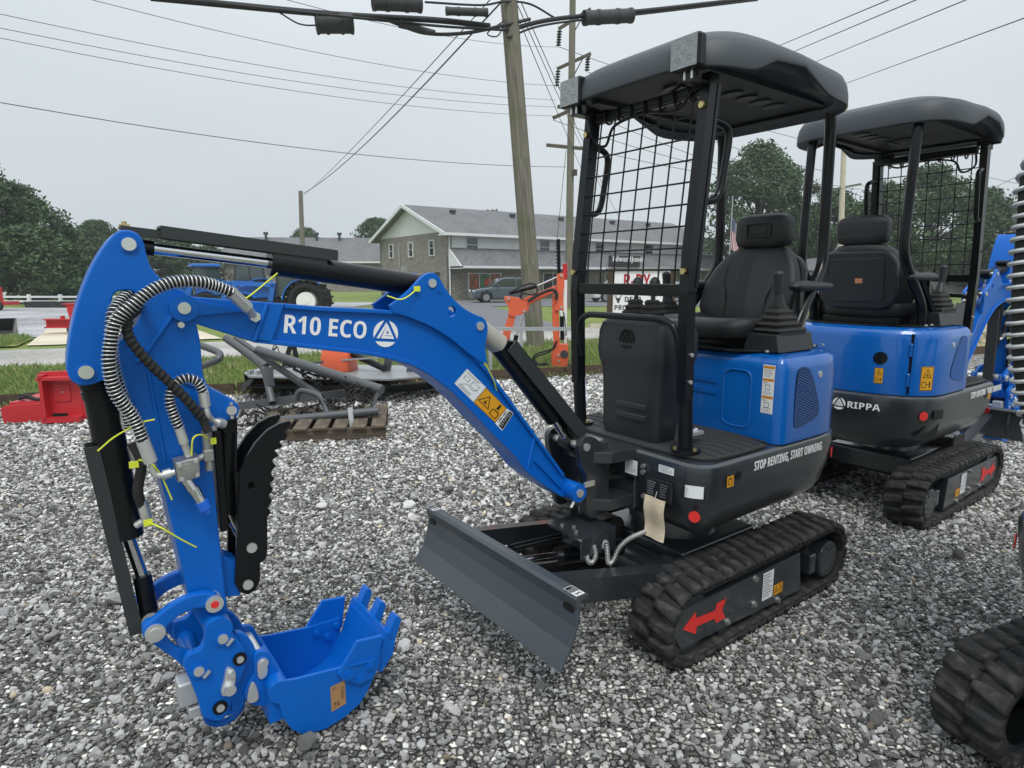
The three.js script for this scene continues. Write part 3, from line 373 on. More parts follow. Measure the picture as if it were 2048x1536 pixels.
  const roof = obj('canopy_roof', rings(rl.map(([k, y, w]) => ro.map(p => [-0.08 + (p[0] + 0.08) * k, y + w * wave(p) + (k < 0.9 ? 0.012 * Math.sin((p[0] + 0.1) * 5) : 0), p[1] * k])), false, true), M.canopy, E);
  obj('roof_lining', rings([[0.985, 2.088, 0.9], [0.93, 2.1, 0.85], [0.86, 2.115, 0.5], [0.7, 2.125, 0], [0.3, 2.126, 0]].map(([k, y, w]) => ro.map(p => [-0.08 + (p[0] + 0.08) * k, y + w * wave(p), p[1] * k])).reverse(), true, false), M.lining, roof);
  for (let i = 0; i < 4; i++) obj('lining_recess', new THREE.CylinderGeometry(0.03, 0.03, 0.006, 20).scale(1, 1, 1.6).translate(-0.38 + i * 0.1, 2.121, -0.12), M.canopy, roof);
  obj('lining_emblem', emblem(0.09, 0.006).rotateX(Math.PI / 2).translate(0.12, 2.121, -0.05), M.canopy, roof);
  for (const s of [-1, 1]) { // work lamps still in their film
    const l = obj('work_lamp', [box(0.045, 0.108, 0.12, 0.405, 2.135, s * 0.285, 0.012), box(0.02, 0.03, 0.05, 0.39, 2.07, s * 0.285), box(0.1, 0.006, 0.05, 0.35, 2.055, s * 0.285)], M.black, E);
    obj('lamp_lens', sheet([[0.4285, 2.086, s * 0.285 + 0.054], [0.4285, 2.086, s * 0.285 - 0.054], [0.4285, 2.184, s * 0.285 - 0.054], [0.4285, 2.184, s * 0.285 + 0.054]]), M.lampLens, l);
    obj('lamp_bracket', [rod([0.4, 2.055, s * 0.27], [0.4, 2.085, s * 0.27], 0.005), rod([0.4, 2.055, s * 0.3], [0.4, 2.085, s * 0.3], 0.005)], M.zinc, l);
  }
  addFront(E);
  return E;
}
// boom, dipper arm, bucket, thumb, cylinders and hoses; all shapes lie in planes of constant z round z = .05
function addFront(E) {
  const ZB = 0.05, n0 = -0.015, f0 = 0.115;
  // ---- boom
  const top = [[1.938, 1.359], [1.918, 1.352], [1.832, 1.343], [1.746, 1.335], [1.695, 1.329], [1.586, 1.317], [1.409, 1.304], [1.313, 1.292], [1.252, 1.274], [1.195, 1.241], [1.136, 1.196], [1.085, 1.146], [1.045, 1.102], [0.984, 1.031], [0.828, 0.836], [0.684, 0.656]];
  const bot = [[0.69, 0.566], [0.714, 0.582], [0.855, 0.689], [0.928, 0.776], [1.046, 0.895], [1.105, 0.959], [1.172, 1.026], [1.247, 1.086], [1.308, 1.124], [1.367, 1.147], [1.447, 1.169], [1.592, 1.196], [1.778, 1.229]];
  const web = top.concat([[0.655, 0.62], [0.63, 0.6], [0.63, 0.57], [0.65, 0.556]], bot, [[1.924, 1.288], [1.948, 1.293], [1.967, 1.309], [1.971, 1.331], [1.959, 1.35]]);
  const sm = (p) => new THREE.SplineCurve(p.map(q => new THREE.Vector2(...q))).getPoints(60).map(v => [v.x, v.y]);
  const boom = obj('boom', [plate(web, n0 + 0.012, f0 - 0.012, { bevel: 0.004 }), plate(web.slice(0, 5).concat([[1.735, 1.225]], web.slice(-6)), n0, f0, { bevel: 0.004 })], M.blue, E);
  obj('top_flange', ribbon(sm(top.slice(4)), 0.012, n0, f0), M.blue, boom);
  obj('bottom_flange', ribbon(sm(bot), 0.012, n0, f0), M.blue, boom);
  obj('boom_boss', [pinZ(1.941, 1.325, n0 - 0.014, f0 + 0.014, 0.033, 28)], M.blue, boom);
  obj('pin', pinZ(1.941, 1.325, n0 - 0.017, f0 + 0.017, 0.0145), M.zinc, boom);
  obj('pin_bolt', [hexbolt(1.952, 1.285, n0 - 0.012, 0.008, 0.02)], M.zinc, boom);
  obj('stiffener', [plate([[1.93, 1.35], [1.8, 1.312], [1.93, 1.302]], n0 - 0.008, n0 + 0.004)], M.blue, boom);
  obj('stiffener', [plate([[0.69, 0.63], [0.83, 0.735], [0.7, 0.6]], n0 + 0.004, n0 + 0.02)], M.blue, boom);
  obj('weld_seam', [rod([0.826, 0.833, n0 + 0.01], [0.86, 0.705, n0 + 0.01], 0.006)], M.blue, boom);
  obj('weld_seam', [rod([1.742, 1.33, n0], [1.78, 1.235, n0], 0.007)], M.blue, boom);
  const gus = [[1.409, 1.304], [1.331, 1.354], [1.29, 1.393], [1.269, 1.409], [1.244, 1.415], [1.221, 1.404], [1.208, 1.379], [1.182, 1.343], [1.139, 1.305], [1.089, 1.279], [1.055, 1.269], [1.04, 1.249], [1.038, 1.219], [1.05, 1.176], [1.044, 1.131], [1.04, 1.106], [1.1, 1.14], [1.2, 1.22], [1.3, 1.27]];
  for (const z of [n0 - 0.004, f0 - 0.014]) obj('boom_gusset', plate(chaikin(gus, 1), z, z + 0.018, { holes: [circ(1.177, 1.292, 0.016).reverse()] }), M.blue, boom);
  for (const [x, y, r] of [[1.247, 1.381, 0.0135], [1.071, 1.241, 0.0145]]) obj('pin', pinZ(x, y, n0 - 0.009, f0 + 0.009, r), M.zinc, boom);
  obj('weld_boss', pinZ(1.218, 1.358, n0 - 0.008, n0, 0.008), M.blue, boom);
  obj('model_lettering', onNear(text('R10 ECO', 0.05).scale(0.9, 1, 1), 1.7, 1.25, n0 + 0.0115, -0.126), M.white, boom);
  obj('boom_emblem', onNear(emblem(0.04), 1.4, 1.232, n0 + 0.0115, -0.1), M.white, boom);
  const dz = n0 + 0.0112, dq = (a) => sheet(a.map(p => [p[0], p[1], dz]));
  obj('instruction_sticker', dq([[1.163, 1.057], [1.088, 0.984], [1.037, 1.03], [1.113, 1.101]]), M.decWhite, boom);
  obj('warning_sticker', dq([[1.09, 0.985], [1.001, 0.902], [0.95, 0.946], [1.038, 1.03]]), M.decYellow, boom);
  obj('pinch_sticker', dq([[1.001, 0.9], [0.971, 0.869], [0.921, 0.925], [0.95, 0.946]]), M.decPinch, boom);
  // ---- arm
  const arm = [[2.068, 1.503], [2.044, 1.509], [2.021, 1.501], [2.011, 1.48], [2.009, 1.453], [2.002, 1.419], [1.982, 1.393], [1.955, 1.377], [1.931, 1.365], [1.923, 1.338], [1.914, 1.283], [1.908, 1.235], [1.911, 1.131], [1.866, 1.1], [1.842, 1.084], [1.826, 1.06], [1.836, 1.036], [1.857, 1.029], [1.885, 1.036], [1.912, 1.0], [1.905, 0.904], [1.904, 0.78], [1.9, 0.584], [1.897, 0.48], [1.9, 0.452], [1.927, 0.432], [1.954, 0.446], [1.96, 0.477], [1.979, 0.517], [1.991, 0.6], [2.005, 0.729], [2.02, 0.865], [2.04, 1.007], [2.06, 1.085], [2.085, 1.13], [2.1, 1.165], [2.112, 1.166], [2.137, 1.156], [2.162, 1.152], [2.183, 1.165], [2.19, 1.19], [2.183, 1.235], [2.168, 1.3], [2.144, 1.37], [2.112, 1.44]];
  const hole = [[2.087, 1.359], [2.068, 1.37], [2.045, 1.368], [2.028, 1.35], [2.026, 1.327], [2.039, 1.296], [2.06, 1.266], [2.082, 1.25], [2.096, 1.254], [2.091, 1.308]];
  const A = obj('dipper_arm', [plate(chaikin(arm, 2), n0, f0, { holes: [chaikin(hole, 2).reverse()], bevel: 0.004 })], M.blue, E);
  obj('arm_rib', [rod([1.94, 1.345, n0], [2.03, 1.22, n0], 0.007), rod([2.03, 1.22, n0], [2.048, 1.2, n0], 0.007), rod([2.025, 1.18, n0], [1.915, 1.12, n0], 0.005), rod([2.03, 1.19, n0], [2.012, 0.95, n0], 0.005)], M.blue, A);
  for (const [x, y, r] of [[2.043, 1.475, 0.015], [2.153, 1.185, 0.0155], [1.85, 1.057, 0.0125]]) { obj('pin', pinZ(x, y, n0 - 0.008, f0 + 0.008, r), M.zinc, A); obj('pin_collar', pinZ(x, y, n0 - 0.003, f0 + 0.003, r + 0.006), M.blue, A); }
  obj('grease_nipple', rod([1.85, 1.072, n0 - 0.005], [1.85, 1.078, n0 - 0.005], 0.005), M.zinc, A); obj('grease_nipple', rod([1.85, 1.043, n0 - 0.005], [1.85, 1.035, n0 - 0.005], 0.005), M.zinc, A);
  // ---- arm cylinder with sliding guard
  const ac = obj('arm_cylinder', [rod([1.712, 1.438, ZB], [1.26, 1.375, ZB], 0.034, 0.034, 26), rod([1.712, 1.438, ZB], [1.7, 1.4365, ZB], 0.036, 0.036, 26), pinZ(1.247, 1.381, ZB - 0.03, ZB + 0.03, 0.03)], M.black, E);
  obj('rod_end', [rod([1.985, 1.469, ZB], [2.03, 1.474, ZB], 0.019), pinZ(2.043, 1.475, ZB - 0.03, ZB + 0.03, 0.028)], M.black, ac);
  obj('piston_rod', rod([1.7, 1.436, ZB], [1.99, 1.469, ZB], 0.0145, 0.0145, 20), M.chrome, ac);
  obj('cylinder_guard', [bar([2.052, 1.516, ZB], [1.53, 1.466, ZB], 0.008, 0.05), bar([2.052, 1.508, ZB - 0.027], [1.75, 1.478, ZB - 0.027], 0.018, 0.005), bar([1.97, 1.507, ZB - 0.033], [1.53, 1.458, ZB - 0.033], 0.026, 0.006), bar([1.97, 1.507, ZB + 0.033], [1.53, 1.458, ZB + 0.033], 0.026, 0.006), bar([1.97, 1.52, ZB], [1.53, 1.472, ZB], 0.006, 0.07), bar([1.706, 1.466, ZB - 0.026], [1.56, 1.444, ZB - 0.026], 0.03, 0.012)], M.guard, ac);
  obj('guard_bolt', [box(0.022, 0.005, 0.024, 2.042, 1.521, ZB), hexbolt(2.042, 1.527, ZB, 0.006, 0.008, 'y')], M.gold, ac);
  // ---- boom cylinder with guard
  const bc = obj('boom_cylinder', [rod([0.955, 1.172, ZB], [0.69, 0.868, ZB], 0.036, 0.036, 26), pinZ(1.071, 1.241, ZB - 0.03, ZB + 0.03, 0.03), rod([1.06, 1.232, ZB], [1.02, 1.21, ZB], 0.03), pinZ(0.614, 0.762, ZB - 0.03, ZB + 0.03, 0.03)], M.black, E);
  obj('worn_collar', [rod([1.028, 1.222, ZB], [0.945, 1.165, ZB], 0.0375, 0.0375, 26)], std(lin(0.45, 0.43, 0.38), 0.6, 0.2), bc);
  obj('piston_rod', rod([0.7, 0.88, ZB], [0.614, 0.762, ZB], 0.017, 0.017, 20), M.chrome, bc);
  obj('cylinder_guard', [bar([0.905, 1.178, ZB], [0.55, 0.802, ZB], 0.006, 0.1), bar([0.925, 1.165, ZB - 0.048], [0.575, 0.79, ZB - 0.048], 0.05, 0.006), bar([0.925, 1.165, ZB + 0.048], [0.575, 0.79, ZB + 0.048], 0.05, 0.006)], M.guard, bc);
  // ---- bucket cylinder with guard, outside the arm
  const kc = obj('bucket_cylinder', [rod([2.128, 1.135, ZB], [2.103, 0.752, ZB], 0.036, 0.036, 26), rod([2.148, 1.17, ZB], [2.128, 1.12, ZB], 0.03), pinZ(2.153, 1.185, ZB - 0.03, ZB + 0.03, 0.026), rod([2.13, 1.135, ZB], [2.127, 1.115, ZB], 0.038, 0.038, 26)], M.black, E);
  obj('rod_end', [rod([2.082, 0.64, ZB], [2.075, 0.54, ZB], 0.022), pinZ(2.074, 0.52, ZB - 0.03, ZB + 0.03, 0.026)], M.black, kc);
  obj('piston_rod', rod([2.103, 0.755, ZB], [2.08, 0.63, ZB], 0.0145, 0.0145, 20), M.chrome, kc);
  obj('cylinder_guard', [bar([2.158, 1.0, ZB - 0.028], [2.108, 0.495, ZB - 0.028], 0.03, 0.004), bar([2.172, 1.0, ZB], [2.122, 0.495, ZB], 0.004, 0.058), bar([2.158, 1.0, ZB + 0.028], [2.108, 0.495, ZB + 0.028], 0.03, 0.004)], M.guard, kc);
  obj('cylinder_port', [box(0.03, 0.03, 0.03, 2.08, 1.06, ZB - 0.03, 0.004), rod([2.075, 0.99, ZB - 0.03], [2.07, 0.955, ZB - 0.03], 0.013)], M.steel, kc);
  // ---- curved bucket links
  const ban = [[1.92, 0.57], [1.936, 0.584], [1.969, 0.593], [2.005, 0.591], [2.042, 0.577], [2.072, 0.557], [2.093, 0.548], [2.103, 0.525], [2.092, 0.502], [2.07, 0.496], [2.055, 0.508], [2.044, 0.527], [2.028, 0.539], [2.0, 0.55], [1.972, 0.551], [1.95, 0.541], [1.928, 0.535], [1.915, 0.548]];
  const lk2 = [[2.101, 0.535], [2.086, 0.549], [2.069, 0.544], [2.055, 0.512], [2.044, 0.474], [2.024, 0.444], [1.995, 0.425], [1.968, 0.41], [1.965, 0.38], [1.985, 0.365], [2.008, 0.37], [2.032, 0.414], [2.063, 0.455], [2.085, 0.485], [2.097, 0.515]];
  for (const [za, zb] of [[-0.045, -0.02], [0.12, 0.145]]) { obj('bucket_link', plate(chaikin(ban, 2), za, zb, { bevel: 0.006 }), M.blue, E); obj('bucket_link', plate(chaikin(lk2, 2), za + 0.026, zb + 0.015, { bevel: 0.004 }), M.blue, E); }
  const lp = obj('link_pin', pinZ(1.934, 0.553, -0.053, 0.153, 0.022, 26), M.zinc, E); obj('pin_cap', pinZ(1.934, 0.553, -0.0545, -0.052, 0.01), M.dotRed, lp);
  obj('link_pin', [pinZ(2.074, 0.52, -0.052, 0.152, 0.023, 26), pinZ(2.074, 0.52, -0.055, 0.155, 0.014)], M.zinc, E);
  // ---- quick coupler
  const cp = [[1.963, 0.502], [1.946, 0.518], [1.924, 0.517], [1.906, 0.5], [1.898, 0.465], [1.89, 0.441], [1.872, 0.41], [1.864, 0.37], [1.877, 0.341], [1.901, 0.29], [1.915, 0.263], [1.929, 0.227], [1.949, 0.218], [1.972, 0.233], [1.99, 0.254], [1.993, 0.297], [2.002, 0.337], [2.01, 0.373], [2.02, 0.407], [2.016, 0.432], [2.005, 0.443], [1.98, 0.44], [1.966, 0.459]];
  const q = obj('quick_coupler', [plate(chaikin(cp, 2), -0.058, -0.034, { bevel: 0.005 }), plate(chaikin(cp, 2), 0.134, 0.158, { bevel: 0.005 }), box(0.08, 0.012, 0.17, 1.915, 0.36, ZB), box(0.012, 0.16, 0.17, 1.905, 0.3, ZB), pinZ(1.93, 0.48, -0.06, 0.16, 0.034)], M.blue, E);
  const cp2 = [[1.893, 0.45], [1.862, 0.434], [1.836, 0.38], [1.836, 0.34], [1.866, 0.272], [1.875, 0.228], [1.887, 0.208], [1.93, 0.205], [1.96, 0.23], [1.93, 0.3]];
  for (const z of [-0.03, 0.11]) obj('coupler_jaw', plate(chaikin(cp2, 1), z, z + 0.02, { bevel: 0.004 }), M.blue, q);
  for (const [x, y, r] of [[1.924, 0.457, 0.0125], [1.987, 0.388, 0.0125], [1.886, 0.382, 0.009], [1.944, 0.262, 0.01]]) { obj('pin', pinZ(x, y, -0.068, 0.168, r), M.zinc, q); obj('pin_collar', pinZ(x, y, -0.063, 0.163, r + 0.009), r > 0.01 && y > 0.3 ? M.blue : M.black, q); }
  for (const [x, y, a] of [[1.908, 0.443, 0.8], [1.97, 0.374, 0.8]]) obj('lock_pin', bar([x - 0.008, y + 0.007, -0.066], [x + 0.008, y - 0.007, -0.066], 0.007, 0.007), M.zinc, q);
  obj('coupler_lock', [plate(chaikin([[1.915, 0.372], [1.9, 0.36], [1.902, 0.33], [1.912, 0.302], [1.935, 0.294], [1.942, 0.31], [1.93, 0.34], [1.924, 0.37]], 2), -0.074, -0.058), pinZ(1.92, 0.316, -0.088, -0.07, 0.0145), pinZ(1.913, 0.356, -0.084, -0.07, 0.008)], M.zinc, q);
  obj('latch', [box(0.05, 0.07, 0.06, 2.01, 0.31, 0.0, 0.008), box(0.03, 0.03, 0.07, 2.0, 0.255, 0.0, 0.004)], M.galv, q);
  obj('lifting_eye', tube([[1.965, 0.23, ZB], [1.962, 0.165, ZB], [1.935, 0.14, ZB], [1.9, 0.14, ZB], [1.872, 0.165, ZB], [1.868, 0.215, ZB]], 0.0095, 30, 8), M.blue, q);
  // ---- bucket
  const B0 = -0.09, B1 = 0.19;
  const side = [[1.826, 0.262], [1.818, 0.28], [1.797, 0.292], [1.746, 0.281], [1.628, 0.265], [1.516, 0.262], [1.518, 0.189], [1.539, 0.156], [1.566, 0.122], [1.617, 0.098], [1.675, 0.087], [1.738, 0.098], [1.772, 0.133], [1.791, 0.176], [1.8, 0.223], [1.82, 0.239]];
  const sideS = side.slice(0, 3).concat(side.slice(3));
  const bk = obj('bucket', plate(sideS, B0, B0 + 0.01, { bevel: 0.002 }), M.blue, E);
  bk.userData.label = 'blue three toothed digging bucket';
  obj('side_plate', plate(sideS, B1 - 0.01, B1, { bevel: 0.002 }), M.blue, bk);
  const shell = sm([[1.47, 0.3], [1.5, 0.222], [1.53, 0.17], [1.566, 0.126], [1.617, 0.102], [1.675, 0.091], [1.735, 0.102], [1.768, 0.135], [1.787, 0.178], [1.79, 0.225], [1.78, 0.262]]);
  obj('bucket_shell', ribbon(shell, 0.01, B0 + 0.009, B1 - 0.009), M.blue, bk);
  obj('cutting_lip', bar([1.462, 0.318, ZB], [1.5, 0.222, ZB], 0.014, 0.276), M.blue, bk);
  obj('back_tube', [rod([1.795, 0.262, B0], [1.795, 0.262, B1], 0.03, 0.03, 22), box(0.05, 0.1, 0.25, 1.8, 0.215, ZB)], M.blue, bk);
  const cut = [[1.634, 0.254], [1.57, 0.336], [1.491, 0.326], [1.506, 0.222], [1.527, 0.198], [1.567, 0.193], [1.62, 0.228]];
  for (const [za, zb] of [[B0 - 0.012, B0], [B1, B1 + 0.012]]) {
    const c = obj('side_cutter', plate(cut, za, zb, { bevel: 0.003 }), M.blue, bk);
    const zz = za < 0 ? za : zb, d = za < 0 ? -1 : 1; for (const [x, y] of [[1.6, 0.238], [1.565, 0.212], [1.533, 0.243]]) obj('cutter_boss', [pinZ(x, y, zz, zz + d * 0.004, 0.016), pinZ(x, y, zz, zz + d * 0.008, 0.009)], M.blue, c);
    obj('cutter_edge', plate([[1.6, 0.272], [1.515, 0.262], [1.513, 0.254], [1.6, 0.265]], zz, zz + d * 0.004, { bevel: 0.001 }), M.blue, c);
  }
  for (const [x, y] of [[1.6, 0.238], [1.565, 0.212], [1.533, 0.243]]) for (const z of [B1 - 0.016, B0 + 0.014]) obj('nut', hexbolt(x, y, z, 0.011, 0.014), M.blue, bk);
  for (const z of [-0.06, 0.05, 0.16]) {
    const t = obj('bucket_tooth', plate([[1.434, 0.358], [1.424, 0.356], [1.414, 0.34], [1.444, 0.262], [1.462, 0.222], [1.488, 0.2], [1.5, 0.212], [1.486, 0.25], [1.474, 0.285]], z - 0.019, z + 0.019, { bevel: 0.003 }), M.blue, bk);
    obj('tooth_adapter', plate([[1.47, 0.29], [1.44, 0.28], [1.448, 0.24], [1.49, 0.19], [1.505, 0.205]], z - 0.025, z + 0.025, { bevel: 0.004 }), M.blue, t);
  }
  const ear = [[1.85, 0.351], [1.843, 0.369], [1.824, 0.372], [1.805, 0.359], [1.797, 0.331], [1.78, 0.29], [1.775, 0.23], [1.794, 0.185], [1.861, 0.214], [1.88, 0.247], [1.878, 0.268], [1.865, 0.292], [1.848, 0.312]];
  for (const z of [-0.04, 0.12]) obj('bucket_ear', plate(chaikin(ear, 2), z, z + 0.02, { bevel: 0.004 }), M.blue, bk);
  obj('ear_pin', [pinZ(1.825, 0.335, -0.048, 0.148, 0.015), plate(chaikin([[1.84, 0.345], [1.815, 0.352], [1.812, 0.3], [1.83, 0.288], [1.842, 0.3]], 2), -0.05, -0.04)], M.zinc, bk);
  obj('ear_pin', [pinZ(1.857, 0.246, -0.048, 0.148, 0.015), plate(chaikin([[1.872, 0.232], [1.845, 0.228], [1.84, 0.25], [1.85, 0.292], [1.862, 0.29], [1.874, 0.25]], 2), -0.05, -0.04)], M.zinc, bk);
  obj('shipping_label', sheet([[1.655, 0.135, B0 - 0.0012], [1.61, 0.143, B0 - 0.0012], [1.61, 0.222, B0 - 0.0012], [1.655, 0.216, B0 - 0.0012]]), M.decBoxPlain, bk);
  // ---- thumb
  const th = [[1.821, 0.918], [1.792, 0.958], [1.759, 0.988], [1.727, 1.002], [1.699, 1.006], [1.694, 0.996], [1.713, 0.976], [1.708, 0.965], [1.712, 0.953], [1.73, 0.952], [1.722, 0.934], [1.744, 0.928], [1.735, 0.912], [1.754, 0.9], [1.743, 0.885], [1.759, 0.866], [1.75, 0.848], [1.763, 0.836], [1.755, 0.818], [1.768, 0.802], [1.76, 0.786], [1.772, 0.768], [1.765, 0.753], [1.776, 0.74], [1.781, 0.651], [1.787, 0.622], [1.803, 0.613], [1.807, 0.562], [1.82, 0.539], [1.84, 0.53], [1.862, 0.544], [1.872, 0.572], [1.861, 0.676], [1.839, 0.88]];
  const t1 = obj('thumb', [plate(th, -0.006, 0.008, { bevel: 0.0015, holes: [[[1.82, 0.85], [1.806, 0.85], [1.806, 0.832], [1.82, 0.832]].reverse()] }), plate(th, 0.094, 0.108, { bevel: 0.0015, holes: [[[1.82, 0.85], [1.806, 0.85], [1.806, 0.832], [1.82, 0.832]].reverse()] }), box(0.012, 0.2, 0.1, 1.845, 0.78, ZB)], M.black, E);
  for (const [x, y] of [[1.823, 0.665], [1.84, 0.561]]) obj('pin', pinZ(x, y, -0.012, 0.114, 0.0135), M.zinc, t1);
  const tc = obj('thumb_cylinder', [rod([1.848, 1.02, ZB], [1.87, 0.76, ZB], 0.026, 0.026, 20), box(0.04, 0.06, 0.05, 1.848, 1.015, ZB, 0.006), box(0.022, 0.28, 0.07, 1.882, 0.86, ZB, 0.004), pinZ(1.85, 1.057, ZB - 0.035, ZB + 0.035, 0.024)], M.black, E);
  obj('piston_rod', rod([1.87, 0.77, ZB], [1.83, 0.665, ZB], 0.012), M.chrome, tc);
  obj('thumb_mount', plate([[1.9, 0.655], [1.885, 0.648], [1.857, 0.625], [1.845, 0.6], [1.845, 0.545], [1.86, 0.525], [1.905, 0.535]], 0.012, 0.088), M.blue, E);
  // ---- hoses
  const hz = -0.07;
  const hose = (name, pts, r, mat = M.rubber) => obj(name, tube(pts, r, 70, 10), mat, E);
  const h1 = [[1.84, 1.362, hz], [1.875, 1.378, hz], [1.915, 1.388, hz - 0.01], [1.962, 1.388, hz - 0.015], [2.009, 1.372, hz - 0.02], [2.052, 1.339, hz - 0.02], [2.088, 1.304, hz - 0.02], [2.106, 1.245, hz - 0.02], [2.111, 1.196, hz - 0.02], [2.102, 1.137, hz - 0.01], [2.075, 1.079, hz], [2.06, 1.02, hz]];
  const ha = hose('boom_hose', h1, 0.0115); obj('spring_guard', helix(h1, 0.0152, 0.0088, 0.0017, 9, 4), M.zinc, ha);
  obj('hose_fitting', [rod([1.84, 1.362, hz], [1.8, 1.322, hz + 0.02], 0.016), rod([1.8, 1.322, hz + 0.02], [1.778, 1.298, -0.02], 0.012), hexbolt(1.778, 1.298, -0.025, 0.014, 0.02)], M.zinc, ha);
  obj('hose_fitting', [rod([2.06, 1.02, hz], [2.048, 0.966, hz], 0.0155), tube([[2.048, 0.966, hz], [2.042, 0.935, hz], [2.022, 0.928, hz], [2.0, 0.932, hz]], 0.008, 16, 8), rod([2.025, 0.929, hz], [2.008, 0.931, hz], 0.013, 0.013, 6)], M.zinc, ha);
  const hb = hose('arm_hose', [[2.035, 1.36, 0.0], [2.043, 1.329, hz], [2.064, 1.31, hz - 0.01], [2.07, 1.284, hz - 0.01], [2.061, 1.25, hz - 0.01], [2.03, 1.2, hz - 0.01], [1.984, 1.14, hz - 0.01], [1.952, 1.093, hz - 0.01], [1.929, 1.054, hz], [1.918, 1.02, hz]], 0.0102);
  obj('spiral_wrap', helix([[2.064, 1.31, hz - 0.01], [2.07, 1.284, hz - 0.01], [2.061, 1.25, hz - 0.01], [2.03, 1.2, hz - 0.01], [1.984, 1.14, hz - 0.01], [1.952, 1.093, hz - 0.01], [1.93, 1.056, hz]], 0.0095, 0.014, 0.0042, 10, 5), M.rubber, hb);
  const h3 = [[1.982, 1.04, hz], [1.99, 1.07, hz], [1.996, 1.11, hz], [1.984, 1.145, hz], [1.959, 1.158, hz], [1.934, 1.148, hz], [1.922, 1.121, hz]];
  const hc = hose('thumb_hose', h3, 0.009); obj('spring_guard', helix(h3, 0.0125, 0.0085, 0.0016, 9, 4), M.zinc, hc);
  obj('hose_fitting', [rod([1.982, 1.04, hz], [1.974, 1.0, hz], 0.0115), rod([1.974, 1.0, hz], [1.966, 0.965, hz + 0.005], 0.0085)], M.zinc, hc);
  obj('hose_fitting', [rod([1.922, 1.121, hz], [1.92, 1.085, hz], 0.0125), tube([[1.92, 1.085, hz], [1.915, 1.06, hz], [1.9, 1.042, hz + 0.02], [1.88, 1.03, hz + 0.03]], 0.008, 14, 8), rod([1.892, 1.037, hz + 0.02], [1.876, 1.028, hz + 0.03], 0.013, 0.013, 6)], M.zinc, hc);
  const h4 = [[2.09, 1.35, 0.02], [2.05, 1.33, -0.01], [2.075, 1.2, -0.03], [2.075, 1.12, -0.02]]; const hd = hose('bucket_hose', [[2.0, 1.4, 0.06], [2.07, 1.345, -0.02], [2.095, 1.3, -0.05], [2.1, 1.2, -0.05], [2.085, 1.1, -0.03], [2.08, 1.04, 0.0]], 0.01); void h4;
  obj('spring_guard', helix([[2.0, 1.4, 0.06], [2.07, 1.345, -0.02], [2.095, 1.3, -0.05], [2.1, 1.2, -0.05], [2.085, 1.1, -0.03], [2.08, 1.04, 0.0]], 0.0135, 0.0088, 0.0016, 8, 4), M.zinc, hd);
  hose('bucket_hose', [[2.075, 1.0, 0.01], [2.062, 0.95, -0.005], [2.075, 0.88, 0.0], [2.068, 0.83, 0.01]], 0.012); obj('hose_fitting', [rod([2.07, 0.85, 0.008], [2.062, 0.8, 0.01], 0.0125), rod([2.062, 0.8, 0.01], [2.085, 0.785, 0.02], 0.009)], M.zinc, E);
  // ---- thumb valve
  const v = obj('thumb_valve', [plate([[1.999, 0.958], [1.945, 0.963], [1.947, 0.912], [1.996, 0.907]], -0.085, -0.03, { bevel: 0.003 })], M.steel, E);
  obj('valve_dial', [pinZ(1.972, 0.935, -0.092, -0.084, 0.016, 24), pinZ(1.972, 0.935, -0.096, -0.09, 0.01, 5)], M.steel, v);
  for (const [x, y] of [[1.99, 0.95], [1.954, 0.955], [1.954, 0.92], [1.988, 0.915]]) obj('valve_screw', pinZ(x, y, -0.089, -0.084, 0.005, 12), M.zinc, v);
  obj('quick_connector', [rod([1.976, 0.905, -0.06], [1.962, 0.875, -0.065], 0.012), rod([1.962, 0.88, -0.065], [1.954, 0.86, -0.067], 0.0145, 0.0145, 6), rod([1.954, 0.86, -0.067], [1.947, 0.842, -0.07], 0.012)], M.chrome, v);
  obj('dust_cap', [rod([1.948, 0.845, -0.069], [1.94, 0.823, -0.071], 0.0155, 0.0155, 18), rod([1.94, 0.823, -0.071], [1.935, 0.812, -0.073], 0.009)], M.capBlue, v);
  obj('valve_port', [rod([1.944, 0.95, -0.05], [1.925, 0.955, -0.045], 0.009), rod([1.92, 1.02, -0.045], [1.918, 0.915, -0.045], 0.0105), box(0.024, 0.03, 0.024, 1.919, 0.955, -0.045, 0.003)], M.steel, v);
  // ---- yellow cable ties with their tails
  const tie = (pts, tg) => obj('cable_tie', [tube(pts, 0.0022, 40, 5), ...(tg ? [box(0.02, 0.016, 0.004, ...tg)] : [])], M.tieYellow, E);
  tie([[2.148, 0.998, -0.02], [2.11, 1.03, -0.03], [2.06, 1.06, -0.06], [2.03, 1.065, -0.06]]);
  tie([[2.068, 0.965, -0.03], [2.05, 0.965, -0.08], [2.03, 0.93, -0.07], [2.01, 0.86, -0.06]], [2.08, 0.955, -0.03]);
  tie([[2.06, 0.8, -0.02], [2.04, 0.795, -0.06], [2.0, 0.755, -0.06], [1.965, 0.72, -0.05]], [2.062, 0.8, -0.02]);
  tie([[1.96, 0.965, -0.07], [1.955, 1.01, -0.08], [1.935, 1.015, -0.07], [1.918, 1.0, -0.058]], [1.908, 0.99, -0.05]);
  tie([[1.4, 1.345, -0.02], [1.36, 1.335, -0.04], [1.3, 1.365, -0.025], [1.27, 1.37, 0.02]], [1.305, 1.365, -0.03]);
  tie([[1.7, 1.41, 0.02], [1.78, 1.36, -0.04], [1.82, 1.335, -0.05]]);
  tie([[1.06, 1.12, -0.03], [1.02, 1.06, -0.02], [0.99, 1.01, 0.0]]);
}
